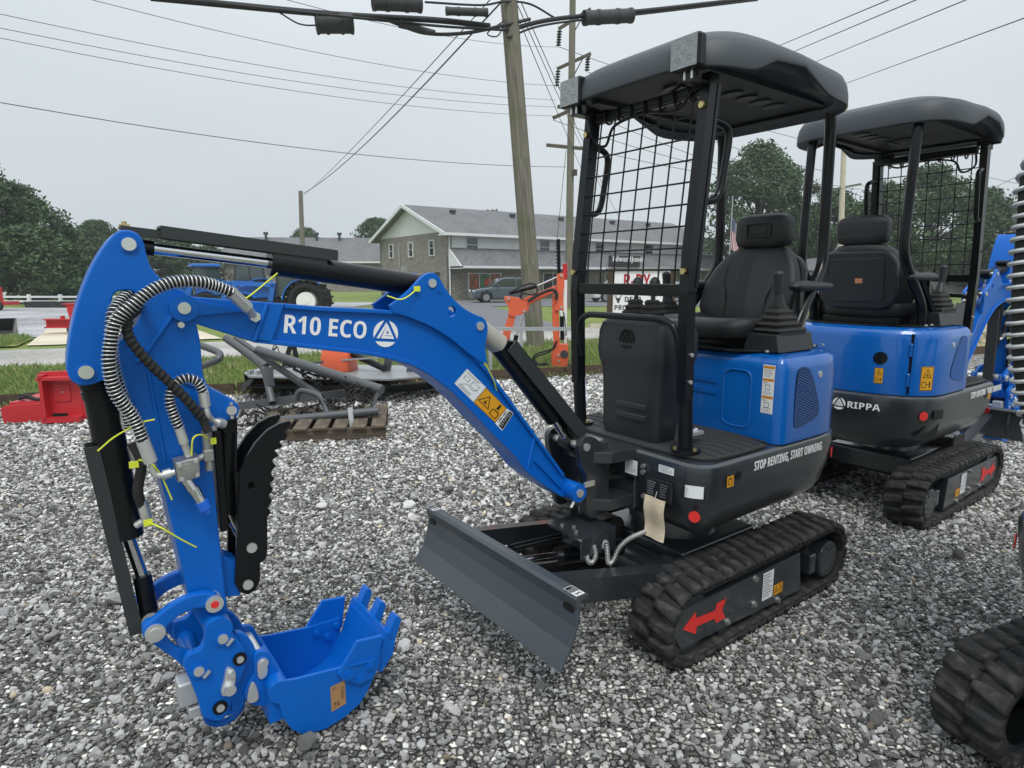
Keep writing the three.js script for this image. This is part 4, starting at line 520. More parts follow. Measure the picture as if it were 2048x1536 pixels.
// ---------------------------------------------------------------- terrain, paving, gravel and grass
const sstep = (a, b, x) => { const t = Math.max(0, Math.min(1, (x - a) / (b - a))); return t * t * (3 - 2 * t); };
const BK = [-0.63, -1.757];
function terrain(x, z) {
  let h = -0.35 * sstep(14, 46, -z);
  h += 0.075 * Math.exp(-((x - BK[0]) ** 2 + (z - BK[1]) ** 2) / (2 * 0.34 * 0.34));
  if (z > -13) h += 0.018 * (fbm(x * 0.9 + 5, z * 0.9 + 9, 0, 3, 41) - 0.5) * sstep(0.9, 1.8, Math.hypot(x - 0.75, (z + 2.7)));
  return h;
}
const edgeZ = (x) => -6.74 - 0.338 * (x + 5.61), roadN = (x) => -9.34 - 0.45 * (x + 7.74), roadF = (x) => -11.93 - 0.475 * (x + 9.83);
// a pixel of the 2048 x 1536 photograph at a depth in metres, as a point of the place
const CP = Math.cos(0.16957), SP = Math.sin(0.16957);
function at(x, y, d) { const u = (x - 1024) / 1250, v = (y - 768) / 1250, f = CP - v * SP, t = d / f; return [u * t, 1.4 + (-v * CP - SP) * t, -d]; }
function drape(f, nu, nv, dy, uvs = 1) { // f(u,v) -> [x,z]
  const pos = [], uv = [], idx = []; for (let j = 0; j <= nv; j++) for (let i = 0; i <= nu; i++) { const [x, z] = f(i / nu, j / nv); pos.push(x, terrain(x, z) + dy, z); uv.push(x * uvs, z * uvs); }
  for (let j = 0; j < nv; j++) for (let i = 0; i < nu; i++) { const a = j * (nu + 1) + i, b = a + 1, c = a + nu + 1; idx.push(a, b, c, b, c + 1, c); }
  const g = new THREE.BufferGeometry(); g.setAttribute('position', new THREE.Float32BufferAttribute(pos, 3)); g.setAttribute('uv', new THREE.Float32BufferAttribute(uv, 2)); g.setIndex(idx); g.computeVertexNormals();
  if (g.attributes.normal.getY(Math.floor(g.attributes.normal.count / 2)) < 0) { for (let i = 0; i < idx.length; i += 3) [idx[i], idx[i + 1]] = [idx[i + 1], idx[i]]; g.setIndex(idx); g.computeVertexNormals(); }
  return g;
}
const quad = (a, b, c, d) => (u, v) => [(a[0] * (1 - u) + b[0] * u) * (1 - v) + (d[0] * (1 - u) + c[0] * u) * v, (a[1] * (1 - u) + b[1] * u) * (1 - v) + (d[1] * (1 - u) + c[1] * u) * v];
const grassCol = dtex(512, (u, v) => { const a = fbm(u * 6, v * 6, 6, 4, 51), b = fbm(u * 120, v * 120, 120, 2, 52), k = 0.7 + 0.6 * b; return [(0.4 + 0.14 * a) * k, (0.48 + 0.1 * a) * k, (0.22 + 0.08 * a) * k]; }, true, 0.2);
const grassBump = dtex(256, (u, v) => fbm(u * 60, v * 60, 60, 2, 53), false, 0.8);
M.grass = std(0xffffff, 0.95, 0, { map: grassCol, bumpMap: grassBump, bumpScale: 0.04 });
// crushed stone seen from afar: small angular cells of mixed greys
const cellTex = (n, cells, s, pal) => { // jittered cells
  const pts = []; for (let j = 0; j < cells; j++) for (let i = 0; i < cells; i++) pts.push([(i + 0.15 + 0.7 * hash(i, j, s)) / cells, (j + 0.15 + 0.7 * hash(i, j, s + 1)) / cells]);
  return (u, v) => { const ci = Math.floor(u * cells), cj = Math.floor(v * cells); let b1 = 9, b2 = 9, id = 0; for (let dj = -1; dj <= 1; dj++) for (let di = -1; di <= 1; di++) { const i = (ci + di + cells) % cells, j = (cj + dj + cells) % cells, p = pts[j * cells + i]; let dx = Math.abs(p[0] - u), dy = Math.abs(p[1] - v); dx = Math.min(dx, 1 - dx); dy = Math.min(dy, 1 - dy); const d = Math.hypot(dx, dy) * cells; if (d < b1) { b2 = b1; b1 = d; id = j * cells + i; } else if (d < b2) b2 = d; } return pal(id, Math.min(1, (b2 - b1) * 3)); };
};
const gravelPal = (id, e) => { const h = hash(id, 77), w = hash(id, 78), g = (h < 0.3 ? 0.22 + h * 0.5 : h < 0.8 ? 0.36 + (h - 0.3) * 0.45 : 0.66 + (h - 0.8) * 0.9) * (0.25 + 0.75 * e); return [g * (1.2 + 0.05 * w), g * (1.2 + 0.02 * w), g * (1.18 - 0.03 * w)].map(v => Math.min(1, v)); };
const gravelMap = dtex(1024, cellTex(1024, 96, 3, gravelPal), true, 0.45), gravelBump = dtex(1024, cellTex(1024, 96, 3, (id, e) => e * (0.4 + 0.6 * hash(id, 79))), false, 0.45);
M.gravel = std(0xffffff, 0.95, 0, { map: gravelMap, bumpMap: gravelBump, bumpScale: 0.014 });
const patchy = (r, g, b, v, s, rep) => dtex(512, (x, y) => { const a = fbm(x * 5, y * 5, 5, 5, s), c = vnoise(x * 256, y * 256, 256, s + 5), k = 1 + (a - 0.5) * v + (c - 0.5) * v * 0.8; return [r * k, g * k, b * k]; }, true, rep);
M.street = std(0xffffff, 0.9, 0, { map: patchy(0.63, 0.62, 0.6, 0.35, 61, 0.16), bumpMap: grainTex, bumpScale: 0.002 });
M.oldLot = std(0xffffff, 0.9, 0, { map: patchy(0.62, 0.62, 0.63, 0.45, 63, 0.11), bumpMap: grainTex, bumpScale: 0.002 });
M.asphalt = std(0xffffff, 0.9, 0, { map: patchy(0.42, 0.42, 0.44, 0.2, 65, 0.13) });
M.concrete = std(0xffffff, 0.9, 0, { map: patchy(0.78, 0.74, 0.66, 0.22, 67, 0.21) });
M.dirt = std(0xffffff, 0.95, 0, { map: patchy(0.66, 0.59, 0.52, 0.4, 69, 0.17) });

{ // the ground: one sheet out to the horizon
  const L = [-300, -150, -90, -60, -46, -40, -36, -32, -28, -24, -21, -18, -16, -14, -12, -10, -8, -6, -5, -4, -3, -2, -1, 0, 1, 2, 4, 8, 20, 60, 150, 300];
  const pos = [], uv = [], idx = [], n = L.length; for (const z of L) for (const x of L) { pos.push(x, terrain(x, z) - 0.06, z); uv.push(x, z); }
  for (let j = 0; j < n - 1; j++) for (let i = 0; i < n - 1; i++) { const a = j * n + i; idx.push(a, a + n, a + 1, a + 1, a + n, a + n + 1); }
  const g = new THREE.BufferGeometry(); g.setAttribute('position', new THREE.Float32BufferAttribute(pos, 3)); g.setAttribute('uv', new THREE.Float32BufferAttribute(uv, 2)); g.setIndex(idx); g.computeVertexNormals();
  struct(obj('ground', g, M.grass));
}
struct(obj('gravel_lot', drape((u, v) => { const x = -26 + 52 * u; return [x, 4 + (edgeZ(x) - 4) * v]; }, 260, 160, 0), M.gravel));
struct(obj('grass_verge', drape((u, v) => { const x = -26 + 60 * u; return [x, edgeZ(x) - 0.1 + (roadN(x) - 0.3 - edgeZ(x)) * v]; }, 90, 12, 0.0), M.grass));
struct(obj('street', drape((u, v) => { const x = -40 + 100 * u; return [x, roadN(x) + 0.12 * (fbm(x * 1.7, 2, 0, 3, 3) - 0.5) + (roadF(x) - roadN(x)) * v]; }, 200, 8, 0.012), M.street));
struct(obj('far_lawn', drape((u, v) => { const x = -60 + 150 * u; return [x, roadF(x) - 0.1 - 50 * v]; }, 90, 50, -0.006), M.grass));
struct(obj('dirt_shoulder', drape((u, v) => { const x = 3 + 30 * u; return [x, roadN(x) + 0.1 + (edgeZ(x) - roadN(x)) * (0.9 * v)]; }, 60, 8, 0.008), M.dirt));
struct(obj('old_lot', drape(quad([-60, -13], [-10.9, -14.6], [-17, -33.5], [-60, -33.5]), 40, 24, 0.016), M.oldLot));
struct(obj('concrete_drive', drape(quad([-9.9, -12.7], [-6.6, -14.2], [-12, -21.6], [-15.1, -20.9]), 20, 20, 0.022), M.concrete));
struct(obj('grass_island', drape(quad([-22, -8.2], [-9.95, -12.5], [-10.95, -14.3], [-22, -15.6]), 20, 6, 0.03), M.grass));
struct(obj('driveway', drape(quad([-3.6, -16.2], [1.6, -17.4], [-1.2, -36], [-6.5, -36]), 14, 24, 0.014), M.asphalt));
struct(obj('parking_lot', drape(quad([-9, -35.5], [24, -37], [30, -63], [-5.5, -46.5]), 30, 20, 0.018), M.asphalt));
struct(obj('side_street', drape(quad([-22, -33.9], [-9, -35.8], [-9, -44], [-34, -44]), 16, 8, 0.01), M.oldLot));
{ // kerb between street and far lawn, timbers along the gravel
  const k = []; for (let i = 0; i < 26; i++) { const x = 2.2 + i * 1.5; k.push(bar([x, terrain(x, roadF(x)) + 0.04, roadF(x)], [x + 1.5, terrain(x, roadF(x + 1.5)) + 0.04, roadF(x + 1.5)], 0.14, 0.12)); }
  struct(obj('kerb', k, M.concrete));
  const wood = std(0xffffff, 0.9, 0, { map: dtex(256, (u, v) => { const n = fbm(u * 4, v * 60, 0, 4, 71) * 0.5 + fbm(u * 6, v * 6, 6, 3, 72) * 0.5; return [0.22 + 0.2 * n, 0.18 + 0.16 * n, 0.14 + 0.12 * n]; }, true, 1), bumpMap: grainTex, bumpScale: 0.006 });
  M.timber = wood;
  const tm = thing('timber_edging', 'weathered dark timber edging between gravel and grass verge', 'edging');
  for (let i = 0; i < 10; i++) { const x = -9.5 + i * 2.05, a = 0.012 * (hash(i, 5) - 0.5), x1 = x + 2.02; obj('timber', bar([x, 0.05, edgeZ(x) + a], [x1, 0.05 + a, edgeZ(x1)], 0.14, 0.16), wood, tm); }
}
// gravel stones, real pieces near the camera
{
  const variants = []; for (let k = 0; k < 5; k++) { const g = new THREE.IcosahedronGeometry(1, k < 2 ? 1 : 0), p = g.attributes.position, dir = Array.from({ length: 5 }, (_, i) => V(hash(k, i, 1) - 0.5, hash(k, i, 2) - 0.5, hash(k, i, 3) - 0.5).normalize()), lim = dir.map((_, i) => 0.45 + 0.4 * hash(k, i, 4)); const q = V(0, 0, 0); for (let i = 0; i < p.count; i++) { q.fromBufferAttribute(p, i); dir.forEach((d, j) => { const e = q.dot(d) - lim[j]; if (e > 0) q.addScaledVector(d, -e); }); q.multiplyScalar(0.92 + 0.16 * hash(Math.round(q.x * 50), Math.round(q.y * 50 + q.z * 31), k)); p.setXYZ(i, q.x, q.y * 0.72, q.z * 0.85); } g.computeVertexNormals(); variants.push(g); }
  const lists = variants.map(() => []), half = 0.86; // slope of the picture's sides
  const d0 = 1.15, d1 = 9.3; let count = 0;
  for (let d = d0; d < d1;) {
    const step = 0.1, dens = d < 3.2 ? 3000 : d < 5 ? 2000 : d < 7 ? 1300 : 900, W = half * (d + step) + 0.25, n = Math.round(2 * W * step * dens);
    for (let i = 0; i < n; i++) {
      const z = -(d + step * rnd()), x = (rnd() * 2 - 1) * W; if (z < edgeZ(x) + 0.1) continue;
      const big = rnd(), far = d < 3.2 ? 1 : d < 5 ? 1.2 : d < 7 ? 1.45 : 1.7, clump = fbm(x * 1.3 + 3, z * 1.3, 0, 3, 88);
      let r = (0.0052 + 0.0105 * Math.pow(rnd(), 2)) * far * (0.75 + 0.6 * clump); if (big > 0.985) r *= 1.9; if (big > 0.9985) r *= 1.4;
      lists[Math.floor(rnd() * variants.length)].push(x, terrain(x, z) + r * (0.05 + 0.75 * rnd()), z, r); count++;
    }
    if (d < 3.6) { const m = Math.round(2 * W * step * 5200); for (let i = 0; i < m; i++) { const z = -(d + step * rnd()), x = (rnd() * 2 - 1) * W, r = rr(0.0018, 0.0046); lists[2 + Math.floor(rnd() * 3)].push(x, terrain(x, z) + r * rr(0.3, 2.2), z, r); count++; } }
    d += step;
  }
  const mat = std(0xffffff, 0.92, 0, { bumpMap: grainTex, bumpScale: 0.003 }), grp = new THREE.Group(); grp.name = 'gravel_stones'; stuff(grp); scene.add(grp);
  const m4 = new THREE.Matrix4(), q = new THREE.Quaternion(), e = new THREE.Euler(), c = new THREE.Color();
  variants.forEach((g, k) => {
    const L = lists[k], n = L.length / 4, im = new THREE.InstancedMesh(g, mat, n); im.name = 'stone'; im.castShadow = im.receiveShadow = true; stuff(im);
    for (let i = 0; i < n; i++) {
      e.set(rr(-0.85, 0.85), rr(0, 6.28), rr(-0.85, 0.85)); q.setFromEuler(e); const r = L[i * 4 + 3], s = rr(0.75, 1.3);
      m4.compose(V(L[i * 4], L[i * 4 + 1], L[i * 4 + 2]), q, V(r * s, r * rr(0.55, 1.0), r / s)); im.setMatrixAt(i, m4);
      const h = rnd(), w = rnd(), dark = fbm(L[i * 4] * 0.8 + 11, L[i * 4 + 2] * 0.8 + 4, 0, 3, 91); let v = h < 0.3 ? rr(0.1, 0.22) : h < 0.66 ? rr(0.24, 0.5) : rr(0.55, 0.95); v *= 0.72 + 0.85 * dark; v = Math.min(v * 1.1, 0.88);
      c.setRGB(v * (1 + 0.06 * w), v * (1 + 0.02 * w), v * (1 - 0.03 * w)); if (rnd() > 0.982) c.setRGB(v * 1.15, v * 0.98, v * 0.72); im.setColorAt(i, c);
    }
    grp.add(im);
  });
  console.log('stones', count);
}
// grass: blades in tufts on the verge and along the timbers
{
  const blade = []; for (let i = 0; i < 7; i++) { const a = hash(i, 1, 5) * 6.28, l = 0.05 + 0.06 * hash(i, 2, 5), w = 0.0035, bx = Math.cos(a) * 0.02 * hash(i, 3), bz = Math.sin(a) * 0.02 * hash(i, 4), lx = Math.cos(a) * l * 0.5, lz = Math.sin(a) * l * 0.5, px = -Math.sin(a) * w, pz = Math.cos(a) * w; const g = new THREE.BufferGeometry(); g.setAttribute('position', new THREE.Float32BufferAttribute([bx - px, 0, bz - pz, bx + px, 0, bz + pz, bx + lx * 0.4 + px * 0.7, l * 0.7, bz + lz * 0.4 + pz * 0.7, bx - px, 0, bz - pz, bx + lx * 0.4 + px * 0.7, l * 0.7, bz + lz * 0.4 + pz * 0.7, bx + lx, l, bz + lz], 3)); g.computeVertexNormals(); blade.push(g); }
  const g = merge(blade), pts = [];
  for (let i = 0; i < 30000; i++) { const x = rr(-9.5, 12), v = Math.pow(rnd(), 1.2), z = edgeZ(x) - 0.12 + (roadN(x) - edgeZ(x) + 0.1) * v; if (x > 3.5 && z > -20 && rnd() < 0.8) continue; if (Math.abs(x) > 0.9 * -z + 1) continue; pts.push([x, z, rr(0.5, 1.2) * (0.7 + 0.6 * fbm(x, z, 0, 2, 4))]); }
  for (let i = 0; i < 700; i++) { const x = rr(-9, 4); pts.push([x, edgeZ(x) + rr(0, 0.3) * rnd(), rr(0.4, 1)]); }
  for (let i = 0; i < 3000; i++) { const x = rr(-14.5, -10.2), z = rr(-14.5, -12); if (z > -12.3 - (x + 10.2) * 0.35 || x > -10.05 + 0.634 * (z + 12.7)) continue; pts.push([x, z, rr(0.7, 1.3)]); }
  const im = new THREE.InstancedMesh(g, std(0xffffff, 0.8, 0, { side: THREE.DoubleSide }), pts.length), m4 = new THREE.Matrix4(), q = new THREE.Quaternion(), c = new THREE.Color();
  im.name = 'grass_blades'; stuff(im); im.castShadow = im.receiveShadow = true;
  pts.forEach(([x, z, s], i) => { q.setFromAxisAngle(V(0, 1, 0), rnd() * 6.28); m4.compose(V(x, terrain(x, z), z), q, V(s, s * rr(0.7, 1.2), s)); im.setMatrixAt(i, m4); const d = rnd(), k = rr(0.7, 1.25); if (d > 0.9) c.setRGB(0.36 * k, 0.31 * k, 0.15 * k); else c.setRGB(0.2 * k, 0.28 * k, 0.08 * k); im.setColorAt(i, c); });
  scene.add(im);
}
// ---------------------------------------------------------------- poles and wires
M.poleWood = std(0xffffff, 0.9, 0, { map: dtex(256, (u, v) => { const n = fbm(u * 40, v * 3, 0, 4, 101), m = fbm(u * 5, v * 5, 5, 4, 102), k = 0.75 + 0.5 * n; const gr = Math.max(0, m - 0.5) * 0.35; return [(0.47 - gr * 0.4) * k, (0.45 - gr * 0.1) * k, (0.41 - gr * 0.5) * k]; }, true, 1), bumpMap: dtex(256, (u, v) => fbm(u * 60, v * 4, 0, 3, 103), false, 1), bumpScale: 0.02 }); M.poleWood.map.repeat.set(1, 5); M.poleWood.bumpMap.repeat.set(1, 3);
M.wire = std(lin(0.03, 0.032, 0.035), 0.7); M.dkgrey = std(lin(0.05, 0.052, 0.056), 0.7); M.alu = std(lin(0.32, 0.33, 0.34), 0.6, 0.3);
function sag(p, q, s, r, n = 24, mat = M.wire) { const pts = []; for (let i = 0; i <= 8; i++) { const t = i / 8; pts.push([p[0] + (q[0] - p[0]) * t, p[1] + (q[1] - p[1]) * t - s * 4 * t * (1 - t), p[2] + (q[2] - p[2]) * t]); } return tube(pts, r, n, 5); }
const line = (p, q, s, r, label, group) => tag(obj('power_line', sag(p, q, s, r), M.wire), label, 'wire', group);
{
  const p1 = thing('utility_pole', 'thick weathered wooden utility pole leaning left behind orange mower', 'utility pole', 0, 0, 0, 0);
  obj('pole_shaft', rod([0.5, -0.3, -12.27], [-0.32, 9.4, -12.15], 0.178, 0.14, 28), M.poleWood, p1);
  for (const y of [1.62, 4.1, 5.1]) { const t = (y + 0.3) / 9.7; obj('strap', rod([0.5 - 0.82 * t, y, -12.27 + 0.12 * t], [0.497 - 0.82 * t, y + 0.035, -12.27 + 0.12 * t], 0.176 - 0.036 * t, 0.176 - 0.036 * t, 26), M.wire, p1); }
  const c0 = at(300, -6, 9.5), c1 = at(660, 28, 11), c2 = at(1012, 62, 12.05), c3 = at(1110, 38, 12.6), c4 = at(1510, -4, 14.5);
  const cab = (pts, r, l) => tag(obj('telephone_cable', tube(pts, r, 60, 7), M.wire), l, 'cable', 'cables on the leaning pole');
  cab([c0, c1, at(870, 40, 11.7), at(980, 52, 12)], 0.05, 'thickest black cable bundle crossing the top left sky');
  cab([at(430, 6, 10), at(700, 34, 11), at(880, 52, 11.6), at(1010, 60, 12)], 0.022, 'second black cable under the thickest cable bundle');
  cab([at(560, 26, 10.5), at(600, 48, 10.8), at(640, 50, 11), at(700, 45, 11.2)], 0.012, 'short black cable looping into the ribbed splice case');
  cab([at(780, 42, 11.4), at(850, 66, 11.6), at(930, 66, 11.8), at(1010, 50, 12), at(1060, 38, 12.3)], 0.03, 'black cable dipping left of the leaning pole top');
  cab([c2, c3, at(1300, 20, 13.4), c4], 0.04, 'black cable leaving the leaning pole to the right');
  cab([at(1015, 75, 12), at(1100, 48, 12.5), at(1300, 26, 13.4), at(1515, 0, 14.5)], 0.02, 'thin black cable under the right hand cable');
  cab([at(850, 4, 11.5), at(960, 10, 11.9), at(1010, 3, 12), at(1060, 8, 12.3), at(1110, 36, 12.6)], 0.018, 'black cable passing the pole near the picture top');
  cab([at(1010, 40, 12), at(975, 66, 11.9), at(995, 72, 11.9), at(1010, 45, 12.05)], 0.012, 'small cable loop hanging left of the leaning pole');
  const sp = (a, b, r, l) => { const o = tag(obj('splice_case', [rod(a, b, r, r, 22), ...[0.03, 0.3, 0.7, 0.97].map(t => { const m = (k) => a.map((v, i) => v + (b[i] - v) * k); return rod(m(Math.max(0, t - 0.03)), m(Math.min(1, t + 0.03)), r * 1.1, r * 1.1, 22); })], M.dkgrey), l, 'splice case'); return o; };
  sp(at(632, 47, 11), at(705, 47, 11.2), 0.15, 'fat black splice case with flange hanging from cable bundle'); sp(at(745, 4, 11), at(842, 9, 11.3), 0.12, 'black splice case cut by the top picture edge');
  sp(at(892, 22, 11.6), at(975, 25, 11.8), 0.065, 'slim black splice case left of the leaning pole'); sp(at(1168, 36, 12.8), at(1264, 31, 13.1), 0.125, 'black splice case right of the leaning pole');
  tag(obj('splice_case', [rod(at(798, 48, 11.4), at(870, 66, 11.6), 0.06, 0.045, 14)], M.dkgrey), 'tapered black splice sleeve on the dipping cable', 'splice case');
  // far tall pole with cross arms
  const p2 = thing('utility_pole', 'tall thin wooden power pole with slanting cross arms and insulators', 'utility pole');
  obj('pole_shaft', rod(at(1137, 616, 32), [2.85, 16, -32], 0.2, 0.14, 16), M.poleWood, p2);
  for (const [a, b, c, d] of [[1117, 58, 1182, 18], [1114, 138, 1182, 107], [1106, 236, 1158, 213], [1093, 290, 1176, 298], [1116, 213, 1160, 216]]) obj('cross_arm', bar(at(a, b, 32.3), at(c, d, 31.7), 0.16, 0.13), M.poleWood, p2);
  for (const [x, y] of [[1119, 62], [1116, 142], [1176, 112]]) { const g = []; for (let i = 0; i < 6; i++) { const a = at(x - 0.4 * i, y + i * 5.4, 32); g.push(T(new THREE.CylinderGeometry(0.06, 0.13, 0.06, 12), ...a)); } g.push(rod(at(x, y - 2, 32), at(x - 3, y + 32, 32), 0.02)); obj('insulator_string', g, M.dkgrey, p2); }
  for (const [a, b, c, d] of [[1147, 66, 1165, 34], [1148, 150, 1166, 116]]) obj('arm_brace', bar(at(a, b, 32), at(c, d, 31.8), 0.05, 0.05), M.dkgrey, p2);
  obj('transformer_fuse', [box(0.2, 0.28, 0.2, ...at(1150, 345, 31.8))], M.dkgrey, p2);
  // short leaning pole by the second building
  const p3 = thing('utility_pole', 'short wooden pole standing before the low grey roof', 'utility pole'); obj('pole_shaft', rod(at(607, 560, 40), at(601, 382, 40), 0.17, 0.13, 12), M.poleWood, p3);
  const p4 = thing('utility_pole', 'pale pole with one cross arm between the two roofs', 'utility pole'); obj('pole_shaft', rod(at(1677, 600, 45), at(1692, 190, 45), 0.2, 0.16, 14), M.concrete, p4); obj('cross_arm', bar(at(1640, 384, 45), at(1722, 368, 45), 0.14, 0.14), M.poleWood, p4); obj('arm_brace', bar(at(1684, 410, 45), at(1706, 376, 45), 0.05, 0.05), M.dkgrey, p4);
  const W = (a, b, s, l, r = 0.0085, da = 18, db = 32) => line(at(...a, da), at(...b, db), s, r, l, 'wires across the sky');
  W([0, 28], [1112, 200], 0.4, 'third wire from the top in the left sky'); W([0, 56], [1114, 214], 0.4, 'upper of two close wires crossing the left sky'); W([0, 76], [1108, 232], 0.4, 'lower of two close wires crossing the left sky'); W([0, 205], [1132, 334], 0.4, 'lowest lone wire crossing the left sky', 0.012);
  W([170, -4], [1118, 172], 0.4, 'wire running to the middle insulator string'); W([560, -4], [1118, 94], 0.3, 'wire running to the top insulator string');
  W([1119, 94], [1700, 268], 0.3, 'topmost wire behind the near canopy', 0.014, 32, 45); W([1176, 144], [1700, 300], 0.3, 'second wire behind the near canopy', 0.014, 32, 45); W([1116, 174], [1660, 345], 0.3, 'third wire behind the near canopy', 0.014, 32, 45); W([1158, 216], [1644, 378], 0.5, 'fourth wire behind the near canopy', 0.014, 32, 45); W([1106, 240], [1680, 372], 0.6, 'fifth wire behind the near canopy', 0.014, 32, 45); W([1176, 298], [1720, 378], 0.4, 'lowest wire behind the mesh screen', 0.014, 32, 45);
  W([1700, 268], [2060, 372], 0.3, 'upper wire right of the pale pole', 0.014, 45, 45); W([1720, 370], [2060, 420], 0.3, 'middle wire right of the pale pole', 0.014, 45, 45); W([1680, 378], [2060, 470], 0.3, 'lowest wire right of the pale pole', 0.014, 45, 45);
  W([1330, 187], [1800, -10], 0, 'first wire rising right above the near canopy', 0.009, 70, 10); W([1340, 208], [1850, -8], 0, 'second wire rising right above the near canopy', 0.009, 70, 10); W([1400, 219], [1960, -12], 0, 'third wire rising right above the near canopy', 0.009, 70, 10); W([1500, 237], [2060, 32], 0, 'lowest wire rising right above the far canopy', 0.009, 70, 10); W([2060, 340], [1955, 390], 0.02, 'faint wire rising right of the far canopy', 0.008, 20, 28);
  W([1008, -2], [608, 386], 0.35, 'heavy service wire from leaning pole to the short pole', 0.016, 12.2, 40); W([985, -6], [606, 392], 0.15, 'thin wire beside the heavy service wire', 0.01, 12.2, 40);
  W([1030, 20], [1200, 420], 0.1, 'leftmost wire running from leaning pole behind the mesh', 0.009, 12.2, 40); W([1034, 8], [1215, 400], 0.1, 'middle wire running from leaning pole behind the mesh', 0.009, 12.2, 40); W([1042, 4], [1240, 440], 0.1, 'rightmost wire running from leaning pole behind the mesh', 0.009, 12.2, 40);
  W([1132, 300], [1112, 500], 0.05, 'guy wire falling left of the tall pole', 0.014, 32, 33);
}
// ---------------------------------------------------------------- buildings
M.brick = std(0xffffff, 0.9, 0, { map: dtex(512, (u, v) => { const row = Math.floor(v * 40), c = Math.floor(u * 20 + (row & 1) * 0.5), h = hash(c % 20, row, 111), fy = (v * 40) % 1, fx = (u * 20 + (row & 1) * 0.5) % 1, m = fy < 0.16 || fx < 0.06; const k = m ? 0.55 : 0.44 + 0.16 * h; return [k * 1.02, k * 0.98, k * 0.94]; }, true, 0.32) });
M.siding = std(lin(0.8, 0.81, 0.82), 0.6, 0, { map: dtex(256, (u, v) => { const f = (v * 16) % 1; return f < 0.12 ? 0.72 : 0.96 + 0.04 * vnoise(u * 20, v * 16, 0, 3); }, true, 0.55) });
M.shingle = std(0xffffff, 0.95, 0, { map: dtex(512, (u, v) => { const row = Math.floor(v * 48), c = Math.floor(u * 40 + hash(row, 3) * 3), h = hash(c, row, 121), a = fbm(u * 6, v * 6, 6, 3, 122); const k = 0.4 + 0.06 * h + 0.08 * (a - 0.5); return [k, k * 1.0, k * 1.02]; }, true, 0.12) });
M.glass = new THREE.MeshPhysicalMaterial({ color: lin(0.03, 0.035, 0.04), roughness: 0.06, metalness: 0, clearcoat: 1 });
M.trim = std(lin(0.72, 0.73, 0.74), 0.6); M.dark = std(lin(0.03, 0.03, 0.032), 0.6);
function uvBox(g) { // uv in metres by the way each face points
  g = clean(g); const p = g.attributes.position, n = g.attributes.normal, uv = g.attributes.uv; for (let i = 0; i < p.count; i++) { const ax = Math.abs(n.getX(i)), ay = Math.abs(n.getY(i)), az = Math.abs(n.getZ(i)); if (ay > 0.8) uv.setXY(i, p.getX(i), p.getZ(i)); else if (ax > az) uv.setXY(i, p.getZ(i), p.getY(i)); else uv.setXY(i, p.getX(i), p.getY(i)); } return g;
}
const slab = (p) => { const g = new THREE.BufferGeometry(), n = V(...p[1]).sub(V(...p[0])).cross(V(...p[3]).sub(V(...p[0]))).normalize().multiplyScalar(-0.15), q = p.map(a => [a[0] + n.x, a[1] + n.y, a[2] + n.z]), f = (a, b, c, d) => [...a, ...b, ...c, ...a, ...c, ...d]; g.setAttribute('position', new THREE.Float32BufferAttribute([...f(...p), ...f(q[3], q[2], q[1], q[0]), ...f(p[0], q[0], q[1], p[1]), ...f(p[1], q[1], q[2], p[2]), ...f(p[2], q[2], q[3], p[3]), ...f(p[3], q[3], q[0], p[0])], 3)); g.computeVertexNormals(); const W = V(...p[1]).distanceTo(V(...p[0])), Hh = V(...p[3]).distanceTo(V(...p[0])); const uv = []; for (let i = 0; i < 36; i++) { const c = [[0, 0], [W, 0], [W, Hh], [0, 0], [W, Hh], [0, Hh]][i % 6]; uv.push(...c); } g.setAttribute('uv', new THREE.Float32BufferAttribute(uv, 2)); return g; };
function windowAt(parent, x, y, w, h, z, n = 1, glass = M.glass, dir = 'z') {
  const put = (g) => dir === 'z' ? g.translate(x, y, z) : g.rotateY(-Math.PI / 2).translate(z, y, x), b = 0.07;
  const f = obj('window', put(merge([box(w + 2 * b, b, 0.12, 0, h / 2 + b / 2, 0), box(w + 2 * b, b, 0.14, 0, -h / 2 - b / 2, 0), box(b, h, 0.12, -w / 2 - b / 2, 0, 0), box(b, h, 0.12, w / 2 + b / 2, 0, 0), ...(n > 1 ? Array.from({ length: n - 1 }, (_, i) => box(b * 0.8, h, 0.1, -w / 2 + w * (i + 1) / n, 0, 0)) : [box(w, b * 0.6, 0.1, 0, 0, 0)])])), M.trim, parent);
  obj('pane', put(box(w, h, 0.03, 0, 0, -0.03)), glass, f); return f;
}
